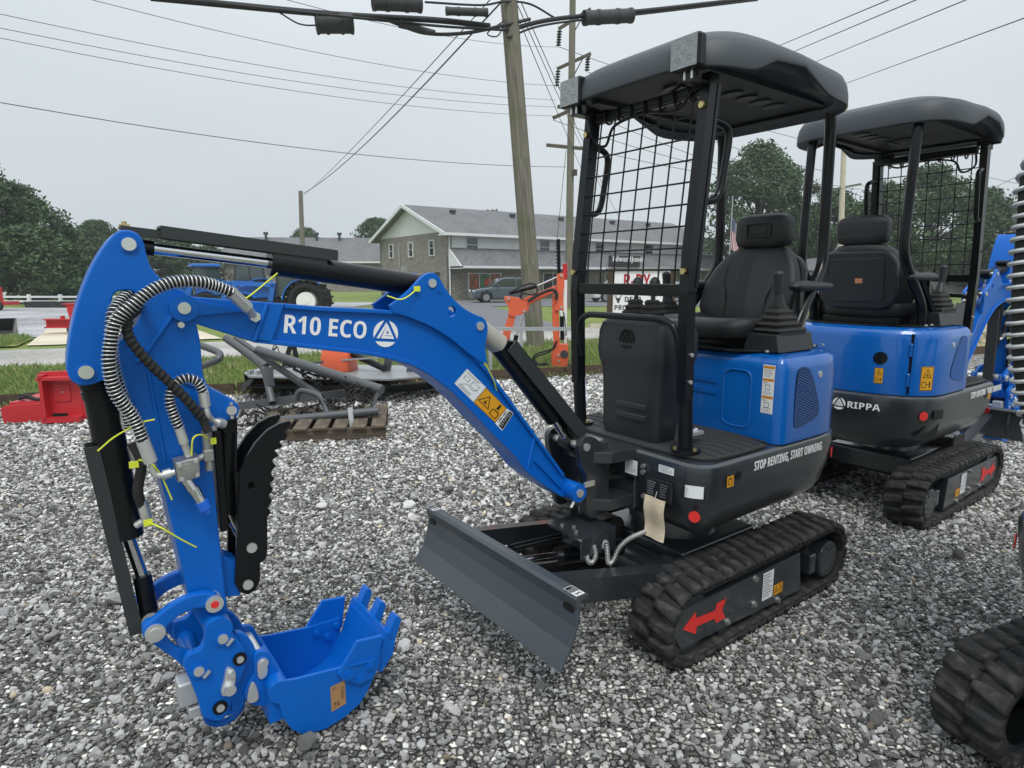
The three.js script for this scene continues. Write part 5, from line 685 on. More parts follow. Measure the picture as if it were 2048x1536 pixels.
{
  const B = thing('office_building', 'long two storey grey brick and white siding building with shingle roofs', 'building', -4.8, -0.36, -48, 0.6005);
  obj('brick_wall', [uvBox(box(31, 3.3, 0.3, 15.5, 1.65, -0.15)), uvBox(box(0.3, 5.15, 13, 0.15, 2.575, -6.5)), uvBox(box(0.3, 5.15, 13, 30.85, 2.575, -6.5)), uvBox(box(31, 5.15, 0.3, 15.5, 2.575, -12.85))], M.brick, B);
  obj('upper_siding', uvBox(box(30.4, 1.85, 0.3, 15.5, 4.225, -0.14)), M.siding, B);
  obj('gable_siding', uvBox(plateX([[-13.2, 5.15], [0.2, 5.15], [-6.5, 7.5]], -0.02, 0.25, { bevel: 0 })), M.siding, B); obj('gable_siding', uvBox(plateX([[-13.2, 5.15], [0.2, 5.15], [-6.5, 7.5]], 30.75, 31.02, { bevel: 0 })), M.siding, B);
  const R = obj('roof', [slab([[-0.7, 4.98, 0.7], [31.7, 4.98, 0.7], [31.7, 7.62, -6.5], [-0.7, 7.62, -6.5]]), slab([[31.7, 4.98, -13.7], [-0.7, 4.98, -13.7], [-0.7, 7.62, -6.5], [31.7, 7.62, -6.5]])], M.shingle, B);
  for (const x of [3, 9, 14.5, 21, 26]) obj('roof_vent', [box(0.35, 0.3, 0.35, x, 7.0, -4.6), box(0.45, 0.1, 0.45, x, 7.18, -4.6)], M.dkgrey, R);
  obj('eave_trim', [box(32.4, 0.2, 0.12, 15.5, 4.9, 0.72), bar([-0.72, 4.88, 0.75], [-0.72, 7.52, -6.5], 0.1, 0.26), bar([-0.72, 4.88, -13.75], [-0.72, 7.52, -6.5], 0.1, 0.26), box(0.9, 0.12, 0.9, -0.3, 4.86, 0.35)], M.trim, B);
  const P = obj('porch_roof', slab([[0.1, 2.55, 1.9], [32.2, 2.55, 1.9], [31, 3.95, 0.02], [0.1, 3.95, 0.02]]), M.shingle, B);
  obj('porch_trim', [box(32, 0.16, 0.1, 16.2, 2.5, 1.9), box(32, 0.06, 1.8, 16, 2.4, 0.95)], M.trim, P); obj('porch_cheek', plateX([[0, 2.55], [1.9, 2.55], [0, 3.95]], 0.02, 0.1, { bevel: 0 }), M.siding, P);
  for (const x of [2.06, 9.06, 15.2, 21.4, 27.8]) windowAt(B, x, 4.2, 1.0, 1.05, 0.03);
  windowAt(B, 3.2, 1.3, 2.9, 1.4, 0.02, 3, std(0xffffff, 0.2, 0, { map: ctex(192, 96, (x, w, h) => { x.fillStyle = '#a65a33'; x.fillRect(0, 0, w, h); x.fillStyle = '#3f7a4a'; x.fillRect(60, 0, 66, h); x.strokeStyle = '#2a2420'; x.lineWidth = 4; for (let i = -1; i < 6; i++) { x.beginPath(); x.moveTo(i * 44, h); x.lineTo(i * 44 + 44, 0); x.stroke(); x.beginPath(); x.moveTo(i * 44, 0); x.lineTo(i * 44 + 44, h); x.stroke(); } x.fillStyle = '#c24a32'; x.beginPath(); x.arc(118, 46, 24, 0, 7); x.fill(); }) }));
  for (const x of [10, 17, 23, 28]) windowAt(B, x, 1.3, 2, 1.5, 0.02, 2); for (const x of [13.4, 20]) { const d = obj('door', box(1.1, 2.2, 0.1, x, 1.15, 0.03), M.dark, B); obj('door_glass', box(0.8, 1.7, 0.02, x, 1.25, 0.09), M.glass, d); }
  for (const z of [-2.6, -6.4, -10.4]) windowAt(B, z, 4.0, 0.75, 1.1, -0.03, 1, M.glass, 'x');
  obj('meter_box', [box(0.3, 0.9, 0.7, -0.12, 2.2, -7.6), rod([-0.1, 2.6, -8.6], [-0.1, 4.6, -8.6], 0.05), box(0.25, 0.5, 0.4, -0.12, 2.1, -8.7)], M.galv, B);
  obj('wall_lamp', [box(0.35, 0.25, 0.3, -0.15, 2.0, -1.6)], M.dkgrey, B); obj('downspout', [rod([0.05, 0, 0.12], [0.05, 4.8, 0.12], 0.06, 0.06, 8)], M.trim, B); obj('downspout', [rod([31.2, 0, 0.15], [31.2, 4.3, 0.15], 0.06, 0.06, 8), rod([31.2, 4.3, 0.15], [31.5, 4.8, 0.6], 0.06, 0.06, 8)], M.trim, B);
  const S = obj('wall_sign', box(3.6, 0.95, 0.2, 16.4, 3.1, 1.95), M.dark, B); obj('sign_lettering', text('EdwardJones', 0.42, 0.03, serif).translate(14.85, 2.95, 2.055), M.white, S);
  const Q = thing('motel_building', 'low building with long grey roof behind the blue tractor', 'building', at(630, 554, 84)[0], -0.4, -84, 0.1);
  obj('brick_wall', uvBox(box(20, 3.8, 9, 0, 1.9, 0)), M.brick, Q); const QR = obj('roof', [slab([[-10.6, 3.7, 5], [10.6, 3.7, 5], [10.6, 6.9, 0], [-10.6, 6.9, 0]]), slab([[10.6, 3.7, -5], [-10.6, 3.7, -5], [-10.6, 6.9, 0], [10.6, 6.9, 0]])], M.shingle, Q);
  for (const x of [-10, 10]) obj('gable_siding', plateX([[-4.6, 3.8], [4.6, 3.8], [0, 6.7]], x - 0.05, x + 0.05, { bevel: 0 }), M.siding, Q); obj('eave_trim', box(21.2, 0.2, 0.1, 0, 3.62, 5.02), M.trim, Q);
  for (const x of [-5.8, 0.6, 3.5]) obj('roof_vent', [rod([x, 6.3, 0.6], [x, 7.2, 0.6], 0.16), rod([x, 7.2, 0.6], [x, 7.5, 0.6], 0.3, 0.3)], M.dkgrey, QR); for (const x of [-7, -3, 1, 5, 8.5]) windowAt(Q, x, 1.9, 1.2, 1.4, 4.52);
  const house = (x, z, w, d, h, rh, ry, label, wall) => { const g = thing('house', label, 'house', x, -0.4, z, ry); obj('wall', uvBox(box(w, h, d, 0, h / 2, 0)), wall, g); obj('roof', [slab([[-w / 2 - 0.4, h - 0.1, d / 2 + 0.4], [w / 2 + 0.4, h - 0.1, d / 2 + 0.4], [w / 2 + 0.4, h + rh, 0], [-w / 2 - 0.4, h + rh, 0]]), slab([[w / 2 + 0.4, h - 0.1, -d / 2 - 0.4], [-w / 2 - 0.4, h - 0.1, -d / 2 - 0.4], [-w / 2 - 0.4, h + rh, 0], [w / 2 + 0.4, h + rh, 0]])], M.shingle, g); for (const s of [-1, 1]) obj('gable', plateX([[-d / 2, h], [d / 2, h], [0, h + rh * 0.9]], s * (w / 2 - 0.05), s * (w / 2 + 0.02), { bevel: 0 }), M.siding, g); for (const x2 of [-w * 0.28, w * 0.22]) windowAt(g, x2, 1.6, 1.1, 1.2, d / 2 + 0.03); const dr = obj('door', box(0.95, 2.1, 0.08, 0, 1.05, d / 2 + 0.04), M.dark, g); void dr; return g; };
  const shop = house(25.3, -50, 8, 4.4, 2.4, 0.95, -Math.PI / 2, 'small white gabled shop with a yellow sign right of the tree', M.siding);
  const ys = obj('shop_sign', box(0.12, 1.0, 1.4, 4.1, 2.35, 0.75), std(lin(0.6, 0.72, 0.1), 0.5), shop); obj('sign_lettering', text('Crush', 0.34, 0.03).rotateY(Math.PI / 2).translate(4.17, 2.2, 1.35), M.dark, ys);
  house(45, -66, 13, 8, 2.6, 1.6, 0.15, 'low grey roofed house behind the far machine at right', M.siding); house(-46, -62, 8, 7, 3, 2.2, 0.3, 'small white house half hidden by the left trees', M.siding);
}
// ---------------------------------------------------------------- trees
{
  M.bark = std(lin(0.07, 0.06, 0.05), 0.95); const leafMat = std(0xffffff, 0.75, 0, { vertexColors: true, side: THREE.DoubleSide });
  function crown(s0, h, w, clumps, per, size, base) { // clumps of leaf-sized faces round limb ends
    seed = s0; const pos = [], col = [], nor = [], limbs = [], c = new THREE.Color();
    for (let k = 0; k < clumps; k++) {
      const a = rr(0, 6.283), t = Math.pow(rnd(), 0.75), prof = Math.sin(Math.PI * (0.12 + 0.84 * t)) * (0.78 + 0.4 * fbm(Math.cos(a) * 2 + 5, t * 5 + Math.sin(a) * 2, 0, 2, s0)), rad = w * prof * Math.pow(rnd(), 0.4), cy = h * (base + (1 - base) * t), cx = Math.cos(a) * rad, cz = Math.sin(a) * rad, cr = w * rr(0.13, 0.3);
      if (k % 5 === 0) limbs.push([cx * 0.9, cy - 0.1 * h, cz * 0.9]); const tone = rr(0.75, 1.2), yel = rr(-0.15, 0.25);
      for (let i = 0; i < per; i++) { const p = V(rr(-1, 1), rr(-1, 1), rr(-1, 1)); if (p.length() > 1) { p.normalize().multiplyScalar(rnd()); } const n = V(rr(-1, 1), rr(-0.2, 1.2), rr(-1, 1)).normalize(), u = V(rr(-1, 1), rr(-0.6, 0.3), rr(-1, 1)).cross(n).normalize(), v = n.clone().cross(u), z = size * rr(0.6, 1.35), X = cx + p.x * cr, Y = cy + p.y * cr * 0.7, Z = cz + p.z * cr; const q = (a2, b2) => pos.push(X + (u.x * a2 + v.x * b2) * z, Y + (u.y * a2 + v.y * b2) * z, Z + (u.z * a2 + v.z * b2) * z); q(-0.2, -1); q(0.6, 0); q(-0.6, 0.1); q(-0.6, 0.1); q(0.6, 0); q(0.15, 1); const m = tone * rr(0.7, 1.3); c.setRGB((0.052 + 0.03 * yel) * m, 0.095 * m, (0.034 - 0.015 * yel) * m); for (let j = 0; j < 6; j++) { col.push(c.r, c.g, c.b); nor.push(n.x, n.y, n.z); } }
    }
    const g = new THREE.BufferGeometry(); g.setAttribute('position', new THREE.Float32BufferAttribute(pos, 3)); g.setAttribute('normal', new THREE.Float32BufferAttribute(nor, 3)); g.setAttribute('color', new THREE.Float32BufferAttribute(col, 3)); g.setAttribute('uv', new THREE.Float32BufferAttribute(new Float32Array(pos.length / 3 * 2), 2));
    const r = h * 0.022, wood = [rod([0, -0.5, 0], [0.02 * h, h * 0.35, 0], r * 1.3, r * 0.9, 10), rod([0.02 * h, h * 0.34, 0], [0, h * 0.85, 0.02 * h], r * 0.9, r * 0.25, 8), ...limbs.map(l => rod([0.01 * h, Math.min(l[1] * 0.65, h * 0.5), 0], l, r * 0.45, r * 0.12, 6))];
    return { crown: g, trunk: merge(wood) };
  }
  const kinds = [crown(11, 12.5, 5.6, 170, 130, 0.155, 0.22), crown(12, 10, 5, 140, 125, 0.165, 0.12), crown(13, 9, 3.4, 100, 110, 0.155, 0.25), crown(14, 6, 4, 100, 120, 0.15, 0.05)];
  function tree(k, x, z, s, label, sy = s) { const t = thing('tree', label, 'tree', x, -0.38, z, rr(0, 6.28), 'trees round the lots'); obj('trunk', kinds[k].trunk, M.bark, t); obj('crown', kinds[k].crown, leafMat, t); t.scale.set(s, sy, s); return t; }
  const X = (p, d) => (p - 1024) / 1250 * d;
  tree(0, X(1500, 60), -60, 0.98, 'broad dark tree behind the near seat and flag', 1.06);
  tree(1, X(1650, 58), -58, 0.8, 'loose green tree behind the pale pole', 0.9); tree(2, X(1745, 50), -50, 0.95, 'upright tree left of the far headrest'); tree(0, X(1830, 56), -56, 0.8, 'tall loose tree seen through the far mesh screen', 0.86); tree(1, X(1935, 60), -60, 0.85, 'tree at the right edge of the far mesh screen', 0.95); tree(3, X(2035, 58), -58, 1.3, 'tree at the right picture edge behind the coiled hose');  tree(2, X(1590, 70), -70, 1, 'slim tree behind the broad dark tree');
  tree(0, X(-20, 46), -46, 0.78, 'tallest tree at the left picture edge', 0.78); tree(1, X(60, 48), -48, 0.82, 'dark tree right of the tallest left tree'); tree(3, X(85, 42), -42, 0.95, 'round leafy tree low behind the left fence', 0.8); tree(3, X(140, 50), -50, 0.9, 'small tree left of the dipper arm'); tree(1, X(-100, 44), -44, 0.9, 'tree cut off by the left picture edge');
  tree(1, X(215, 66), -66, 0.72, 'tree right behind the top of the dipper arm'); tree(3, X(300, 70), -70, 1.05, 'leafy tree behind the chrome arm cylinder rod'); tree(3, X(370, 74), -74, 1.0, 'leafy tree left of the low grey roof'); tree(3, X(430, 80), -80, 0.9, 'leafy tree at the left end of the low grey roof');
  tree(2, X(620, 100), -100, 1.0, 'tree top over the low grey roof'); tree(1, X(760, 90), -90, 0.95, 'tree top left of the white gable'); tree(1, X(985, 108), -108, 1.22, 'tree top above the long roof left of the leaning pole'); tree(2, X(1240, 110), -110, 1.05, 'tree top just over the long roof behind the mesh');
  const bu = thing('bush', 'dark round bush behind the black trough on the left', 'bush', X(82, 37), -0.3, -37); obj('foliage', kinds[3].crown, std(0xffffff, 0.8, 0, { vertexColors: true, color: lin(0.75, 0.6, 0.7), side: THREE.DoubleSide }), bu); bu.scale.set(0.22, 0.22, 0.22);
}
// ---------------------------------------------------------------- vehicles across the street
{
  const tyre = std(lin(0.015, 0.015, 0.016), 0.85), rim = std(lin(0.3, 0.3, 0.31), 0.35, 0.5);
  function wheel(parent, x, y, z, r, w, rimMat = rim, rr2 = 0.62) { const t = obj('wheel', new THREE.TorusGeometry(r - w * 0.42, w * 0.42, 10, 26).scale(1, 1, 1.15).translate(x, y, z), tyre, parent); obj('rim', [rod([x, y, z - w * 0.42], [x, y, z + w * 0.42], r * rr2, r * rr2, 22), pinZ(x, y, z - w * 0.46, z + w * 0.47, r * 0.14)], rimMat, t); }
  function car(label, kind, color, x, z, ry) { // nose towards -x, near side at +z
    const c = thing(kind === 'pickup' ? 'pickup_truck' : 'parked_car', label, kind === 'pickup' ? 'pickup' : 'car', x, terrain(x, z) + 0.02, z, ry), paint = new THREE.MeshPhysicalMaterial({ color, roughness: 0.35, clearcoat: 1, clearcoatRoughness: 0.06, metalness: 0.3 });
    const L = kind === 'pickup' ? 5.6 : 4.7, W = 0.93, hb = kind === 'sedan' ? 0.88 : 1.05, ht = kind === 'sedan' ? 1.45 : kind === 'pickup' ? 1.9 : 1.7, x0 = -L / 2, wx = [x0 + 0.95, L / 2 - 1.0], r = 0.36;
    const arch = (cx) => Array.from({ length: 9 }, (_, i) => { const a = Math.PI - i / 8 * Math.PI; return [cx + Math.cos(a) * (r + 0.06), 0.34 + Math.sin(a) * (r + 0.06)]; });
    const low = [[x0, 0.5], [x0 + 0.06, 0.3], [wx[0] - r - 0.06, 0.28], ...arch(wx[0]), [wx[0] + r + 0.06, 0.24], [wx[1] - r - 0.06, 0.24], ...arch(wx[1]), [wx[1] + r + 0.06, 0.28], [L / 2 - 0.02, 0.34], [L / 2, 0.7], [L / 2 - 0.04, hb], [x0 + 1.35, hb], [x0 + 0.3, hb - 0.14], [x0 + 0.02, hb - 0.3]];
    obj('body', plate(low, -W, W, { bevel: 0.09 }), paint, c);
    const cab = kind === 'pickup' ? [[x0 + 1.5, hb - 0.05], [x0 + 2.1, ht - 0.08], [x0 + 2.4, ht], [x0 + 3.6, ht], [x0 + 3.75, hb - 0.05]] : [[x0 + 1.2, hb - 0.05], [x0 + 1.95, ht - 0.08], [x0 + 2.4, ht], [L / 2 - 0.9, ht - 0.04], [L / 2 - 0.12, hb - 0.05]];
    obj('cabin', plate(cab, -W + 0.1, W - 0.1, { bevel: 0.08 }), paint, c);
    const gl = cab.map(p => [p[0] * 0.93 + (cab[0][0] + cab[cab.length - 1][0]) / 2 * 0.07, hb + 0.03 + (p[1] - hb + 0.05) * 0.8]), xm = (gl[0][0] + gl[gl.length - 1][0]) / 2 + 0.15;
    for (const s of [-1, 1]) { obj('side_window', plate(gl, s * (W - 0.13), s * (W - 0.085), { bevel: 0.01 }), M.glass, c); obj('window_pillar', box(0.09, ht - hb, 0.04, xm, (ht + hb) / 2, s * (W - 0.1)), paint, c); obj('mirror', box(0.14, 0.13, 0.16, x0 + 1.75, hb + 0.1, s * (W + 0.06), 0.03), paint, c); for (const xx of wx) wheel(c, xx, 0.36, s * (W - 0.12), r, 0.23); obj('headlight', box(0.3, 0.12, 0.25, x0 + 0.18, hb - 0.27, s * (W - 0.2), 0.03), M.clearCover, c); obj('door_seam', box(0.02, 0.5, 0.012, xm, hb - 0.3, s * (W + 0.001)), M.dark, c); obj('sill', box(L - 2.6, 0.1, 0.04, 0, 0.28, s * W), M.dark, c); }
    obj('windscreen', bar([cab[0][0] + 0.04, hb, 0], [cab[1][0] - 0.03, ht - 0.12, 0], 0.06, 1.45), M.glass, c);
    return c;
  }
  car('slate grey SUV parked below the painted window', 'suv', lin(0.07, 0.1, 0.12), -0.6, -44, 0.25);
  car('white SUV parked between tall pole and roadside sign', 'suv', lin(0.75, 0.75, 0.75), 7.6, -45, 0.3); car('black sedan parked behind the roadside sign', 'sedan', lin(0.03, 0.03, 0.035), 12.3, -46, 0.25); car('brown pickup parked behind the near driver seat', 'pickup', lin(0.13, 0.055, 0.035), 17.4, -47, 0.25);
  // tractors
  const tb = new THREE.MeshPhysicalMaterial({ color: lin(0.008, 0.13, 0.5), roughness: 0.4, clearcoat: 0.5 });
  function tractor(label, x, z, ry, s = 1) { // nose towards -x
    const t = thing('tractor', label, 'tractor', x, terrain(x, z), z, ry, 'blue tractors parked on the old lot');
    obj('chassis', [box(2.9, 0.35, 0.5, -0.5, 0.75, 0), box(0.7, 0.35, 1.5, 0.15, 0.65, 0)], M.dark, t);
    obj('hood', [plate([[-2.1, 0.85], [-2.2, 1.2], [-1.95, 1.42], [-0.5, 1.6], [-0.5, 0.95]], -0.36, 0.36, { bevel: 0.06 })], tb, t); obj('engine_bay', box(1.4, 0.35, 0.62, -1.2, 0.9, 0), M.dark, t); obj('model_plate', box(0.5, 0.1, 0.02, -1.2, 1.42, 0.37), M.dark, t);
    obj('cab_glass', plate([[-0.45, 1.0], [-0.5, 1.9], [-0.35, 2.45], [0.85, 2.45], [1.0, 1.6], [0.8, 1.0]], -0.6, 0.6, { bevel: 0.03 }), new THREE.MeshPhysicalMaterial({ color: lin(0.05, 0.07, 0.07), roughness: 0.08, clearcoat: 1 }), t);
    for (const sgn of [-1, 1]) for (const [a, b] of [[[-0.45, 1.0], [-0.36, 2.45]], [[0.25, 1.0], [0.25, 2.45]], [[0.98, 1.6], [0.86, 2.45]]]) obj('cab_pillar', bar([...a, sgn * 0.61], [...b, sgn * 0.61], 0.06, 0.05), M.dark, t);
    obj('cab_roof', plate([[-0.6, 2.44], [-0.5, 2.62], [0.9, 2.62], [1.05, 2.44]], -0.72, 0.72, { bevel: 0.05 }), tb, t);
    for (const sgn of [-1, 1]) { const z1 = sgn * 0.82; wheel(t, 0.75, 0.8, z1, 0.8, 0.44, M.white, 0.48); wheel(t, -1.75, 0.55, sgn * 0.78, 0.55, 0.32, M.white, 0.5); for (let i = 0; i < 18; i++) { const a = i / 18 * Math.PI * 2; obj('tyre_lug', box(0.07, 0.12, 0.4, 0, 0.8, 0).rotateZ(a).translate(0.75, 0.8, z1), tyre, t); } obj('rear_fender', ribbon(Array.from({ length: 12 }, (_, i) => { const a = Math.PI * (0.98 - 0.7 * i / 11); return [0.75 + 0.9 * Math.cos(a), 0.8 + 0.9 * Math.sin(a)]; }), 0.05, z1 - 0.24, z1 + 0.24), tb, t); obj('loader_arm', [bar([-0.55, 1.45, sgn * 0.5], [-2.3, 1.55, sgn * 0.5], 0.18, 0.1), bar([-2.3, 1.6, sgn * 0.5], [-2.75, 0.5, sgn * 0.5], 0.2, 0.1), bar([-0.6, 1.5, sgn * 0.5], [-0.75, 0.8, sgn * 0.5], 0.2, 0.1)], tb, t); obj('front_fender', ribbon(Array.from({ length: 8 }, (_, i) => { const a = Math.PI * (0.8 - 0.6 * i / 7); return [-1.75 + 0.62 * Math.cos(a), 0.55 + 0.62 * Math.sin(a)]; }), 0.03, sgn * 0.78 - 0.17, sgn * 0.78 + 0.17), tb, t); }
    obj('loader_bucket', plate([[-2.7, 0.1], [-3.3, 0.12], [-3.25, 0.18], [-2.75, 0.3], [-2.7, 0.75], [-2.62, 0.75]], -0.95, 0.95), tb, t); t.scale.setScalar(s); return t;
  }
  tractor('nearest blue cab tractor with white wheel rims and loader', -7.55, -21.6, 0.14, 0.81); tractor('second blue tractor left behind the nearest tractor', -11.2, -26.5, 0.4, 0.85); tractor('third blue tractor at the left end of the row', -15.2, -31, 0.55, 0.85);
}
// ---------------------------------------------------------------- roadside sign, flag, fence, trough
{
  const d = 16.8, o = at(1282, 600, d), S = thing('roadside_sign', 'white roadside sign with red and black lettering on wood posts', 'sign', o[0], terrain(o[0], -d), -d, 0.04);
  const y0 = at(1282, 645, d)[1], y1 = at(1282, 541, d)[1], wS = 1.52; obj('sign_board', box(wS, y1 - y0, 0.05, 0, (y0 + y1) / 2, 0, 0.005), M.white, S);
  for (const s of [-1, 1]) obj('sign_post', box(0.13, y1 + 0.35, 0.13, s * (wS / 2 + 0.07), (y1 + 0.35) / 2 - 0.3, -0.02), M.timber, S); obj('sign_cap', box(wS + 0.4, 0.05, 0.16, 0, y1 + 0.035, 0), M.timber, S);
  const red = std(lin(0.42, 0.012, 0.03), 0.5), Z = 0.026, put = (g, x, y) => g.translate(x, y, Z);
  const big = text('R-RY', 0.34, 0.006); big.scale(0.72, 1, 1); obj('lettering', put(big, -0.48, y1 - 0.42), red, S); obj('lettering', put(text('DEER', 0.135, 0.005), -0.44, y0 + 0.56), M.dark, S); obj('lettering', put(text('PROCESSING', 0.135, 0.005).scale(0.95, 1, 1), -0.71, y0 + 0.34), M.dark, S); obj('rule', box(1.42, 0.018, 0.004, 0, y0 + 0.24, Z), M.dark, S);
  for (const x of [-0.62, 0.32]) obj('deer_emblem', [plate(chaikin([[0, 0], [0.03, 0.02], [0.05, 0.1], [0.075, 0.12], [0.05, 0.14], [-0.05, 0.14], [-0.075, 0.12], [-0.045, 0.1], [-0.02, 0.02]], 1), 0, 0.004, { bevel: 0 }), ...[-1, 1].flatMap(s => [tube([[s * 0.03, 0.14, 0.002], [s * 0.09, 0.19, 0.002], [s * 0.08, 0.27, 0.002]], 0.007, 12, 4), rod([s * 0.075, 0.18, 0.002], [s * 0.12, 0.25, 0.002], 0.005), rod([s * 0.05, 0.165, 0.002], [s * 0.04, 0.24, 0.002], 0.005)])].map(g => g.translate(x, y0 + 0.52, Z)), M.dark, S);
  const F = thing('flag', 'striped red and white flag with blue corner on a pole', 'flag', at(1454, 600, 52)[0], -0.36, -52); obj('flag_pole', rod([0, 0, 0], [0, 8.2, 0], 0.06, 0.04, 8), M.galv, F);
  { const g = new THREE.PlaneGeometry(0.9, 2.4, 8, 13), p = g.attributes.position; for (let i = 0; i < p.count; i++) { const x = p.getX(i) + 0.45, y = p.getY(i); p.setXYZ(i, 0.05 + x * 0.75, y - x * 0.9, 0.14 * Math.sin(x * 7 + y)); } g.computeVertexNormals(); obj('flag_cloth', g.translate(0, 5.3, 0), std(0xffffff, 0.8, 0, { side: THREE.DoubleSide, map: ctex(128, 208, (x, w, h) => { for (let i = 0; i < 13; i++) { x.fillStyle = i % 2 ? '#e8e6e4' : '#a3243a'; x.fillRect(i * w / 13, 0, w / 13 + 1, h); } x.fillStyle = '#2c3a66'; x.fillRect(0, 0, w * 0.54, h * 0.42); x.fillStyle = '#e8e8ee'; for (let i = 0; i < 5; i++) for (let j = 0; j < 6; j++) x.fillRect(6 + i * 13, 6 + j * 14, 4, 4); }) }), F); }
  const fn = thing('low_fence', 'low white post and rail fence along the old lot', 'fence'); for (let i = 0; i < 14; i++) { const x = -33 + i * 1.7, z = -34.2; obj('post', box(0.14, 0.75, 0.14, x, 0.1, z), M.trim, fn); if (i < 13) for (const y of [0.1, 0.34]) obj('rail', bar([x, y, z], [x + 1.7, y, z], 0.1, 0.05), M.trim, fn); }
  for (const [x, w, l] of [[at(80, 600, 33.6)[0], 1.35, 'long black trough before the dark bush'], [at(136, 600, 33.6)[0], 1.2, 'black trough right of the dark bush']]) tag(obj('trough', plateX([[-0.3, 0.32], [-0.22, 0], [0.22, 0], [0.3, 0.32], [0.24, 0.32], [0.18, 0.06], [-0.18, 0.06], [-0.24, 0.32]], -w / 2, w / 2).translate(x, -0.2, -33.6), M.dark), l, 'trough');
  // red hitch frame and black loader bucket on the left lot
  const h0 = at(135, 640, 15.5), R = thing('hitch_frame', 'red steel hitch frame standing on the pale concrete drive', 'implement', h0[0], terrain(h0[0], -15.5), -15.5, 0.1);
  obj('tongue', [box(0.8, 0.03, 0.22, -0.1, 0.37, 0), box(0.8, 0.03, 0.22, -0.1, 0.18, 0), box(0.8, 0.17, 0.03, -0.1, 0.275, 0)], M.red, R); obj('mast', [plate([[0.12, 0.37], [0.3, 0.37], [0.3, 0.74], [0.06, 0.74]], -0.12, 0.12), box(0.4, 0.03, 0.3, 0.2, 0.75, 0)], M.red, R); obj('foot', [box(0.35, 0.12, 0.3, 0.2, 0.12, 0, 0.02), rod([0.25, 0.12, 0], [0.25, 0, 0], 0.05)], M.dark, R); obj('hitch_pin', [rod([-0.08, 0.38, 0.05], [-0.08, 0.46, 0.05], 0.05)], M.red, R); obj('deck_rail', [box(1.6, 0.16, 0.08, 1.0, 0.35, 0), box(0.1, 0.35, 0.5, 1.7, 0.18, 0)], M.red, R);
  const bb = at(-48, 650, 14.6), LB = thing('loader_bucket', 'black loader bucket cut off by the left picture edge', 'bucket', bb[0], terrain(bb[0], -14.6), -14.6, 0.5); obj('bucket_shell', [plateX([[-0.3, 0.42], [-0.34, 0.05], [-0.2, 0], [0.3, 0.02], [0.3, 0.05], [-0.18, 0.05], [-0.3, 0.12]], -0.7, 0.7)], M.black, LB); for (const s of [-1, 1]) obj('bucket_cheek', plateX([[-0.3, 0.42], [-0.33, 0.05], [0.3, 0.03], [0.26, 0.1], [-0.2, 0.42]], s * 0.7 - 0.012, s * 0.7 + 0.012), M.black, LB);
  const rt = at(4, 600, 30), TR = thing('tow_trailer', 'small red trailer end at the left picture edge', 'trailer', rt[0], terrain(rt[0], -30), -30); obj('trailer_frame', [box(1.6, 0.16, 0.8, -0.3, 0.35, 0), box(0.3, 0.7, 0.3, -0.2, 0.75, 0)], M.red, TR); obj('trailer_wheel', rod([0.1, 0.25, 0.38], [0.1, 0.25, 0.55], 0.25), M.dark, TR);
}
// ---------------------------------------------------------------- red skid attachment
{
  const d = 5.95, c = at(90, 846, d), R = thing('skid_steer_attachment', 'bright red steel attachment on the gravel left of the dipper arm', 'attachment', c[0], 0, -d, 0.16), k = d / 1250;
  const P = (x, y) => [(x - 90) * k * 1.02, (848 - y) * k * 1.02];
  obj('base_plate', plate([P(15, 848), P(13, 818), P(20, 812), P(88, 808), P(168, 806), P(168, 842)], -0.02, 0, { bevel: 0.004 }), M.red, R);
  obj('base_plate', plate([P(15, 848), P(13, 818), P(20, 812), P(88, 808), P(168, 806), P(168, 842)], -0.52, -0.5, { bevel: 0.004 }), M.red, R);
  obj('mast_plate', plate([P(84, 826), P(84, 752), P(90, 746), P(175, 744), P(175, 826)], -0.055, -0.022, { bevel: 0.004 }), M.red, R);
  obj('frame_channel', [box(0.33, 0.03, 0.13, 0.19, P(0, 757)[1], 0.045), box(0.03, 0.44, 0.13, 0.06, 0.26, 0.045), box(0.33, 0.05, 0.13, 0.19, 0.04, 0.045), box(0.3, 0.44, 0.02, 0.2, 0.26, -0.005)], M.red, R);
  obj('inset_panel', [box(0.15, 0.17, 0.012, 0.19, 0.29, 0.01, 0.003)], M.red, R); obj('cross_beam', [box(0.1, 0.3, 0.5, 0.3, 0.3, -0.26), box(0.5, 0.03, 0.48, -0.05, 0.19, -0.26)], M.red, R); obj('slot', box(0.13, 0.03, 0.01, 0.2, 0.095, 0.11), M.black, R);
  for (const s of [0, 1]) obj('rubber_hose', tube([[-0.26, 0.225, -0.1 - s * 0.06], [-0.2, 0.24 + s * 0.02, -0.1], [-0.1, 0.22, -0.08], [-0.02, 0.215, -0.05]], 0.018, 20), M.rubber, R); obj('bolt', hexbolt(0.2, 0.3, 0.02, 0.008, 0.01), M.zinc, R);
  tag(obj('marker_flag', [rod([-5.7, 0, -8.1], [-5.7, 0.35, -8.1], 0.003), box(0.11, 0.08, 0.003, -5.645, 0.31, -8.1)], M.capBlue), 'small blue marker flag in the grass at left', 'marker flag');
}
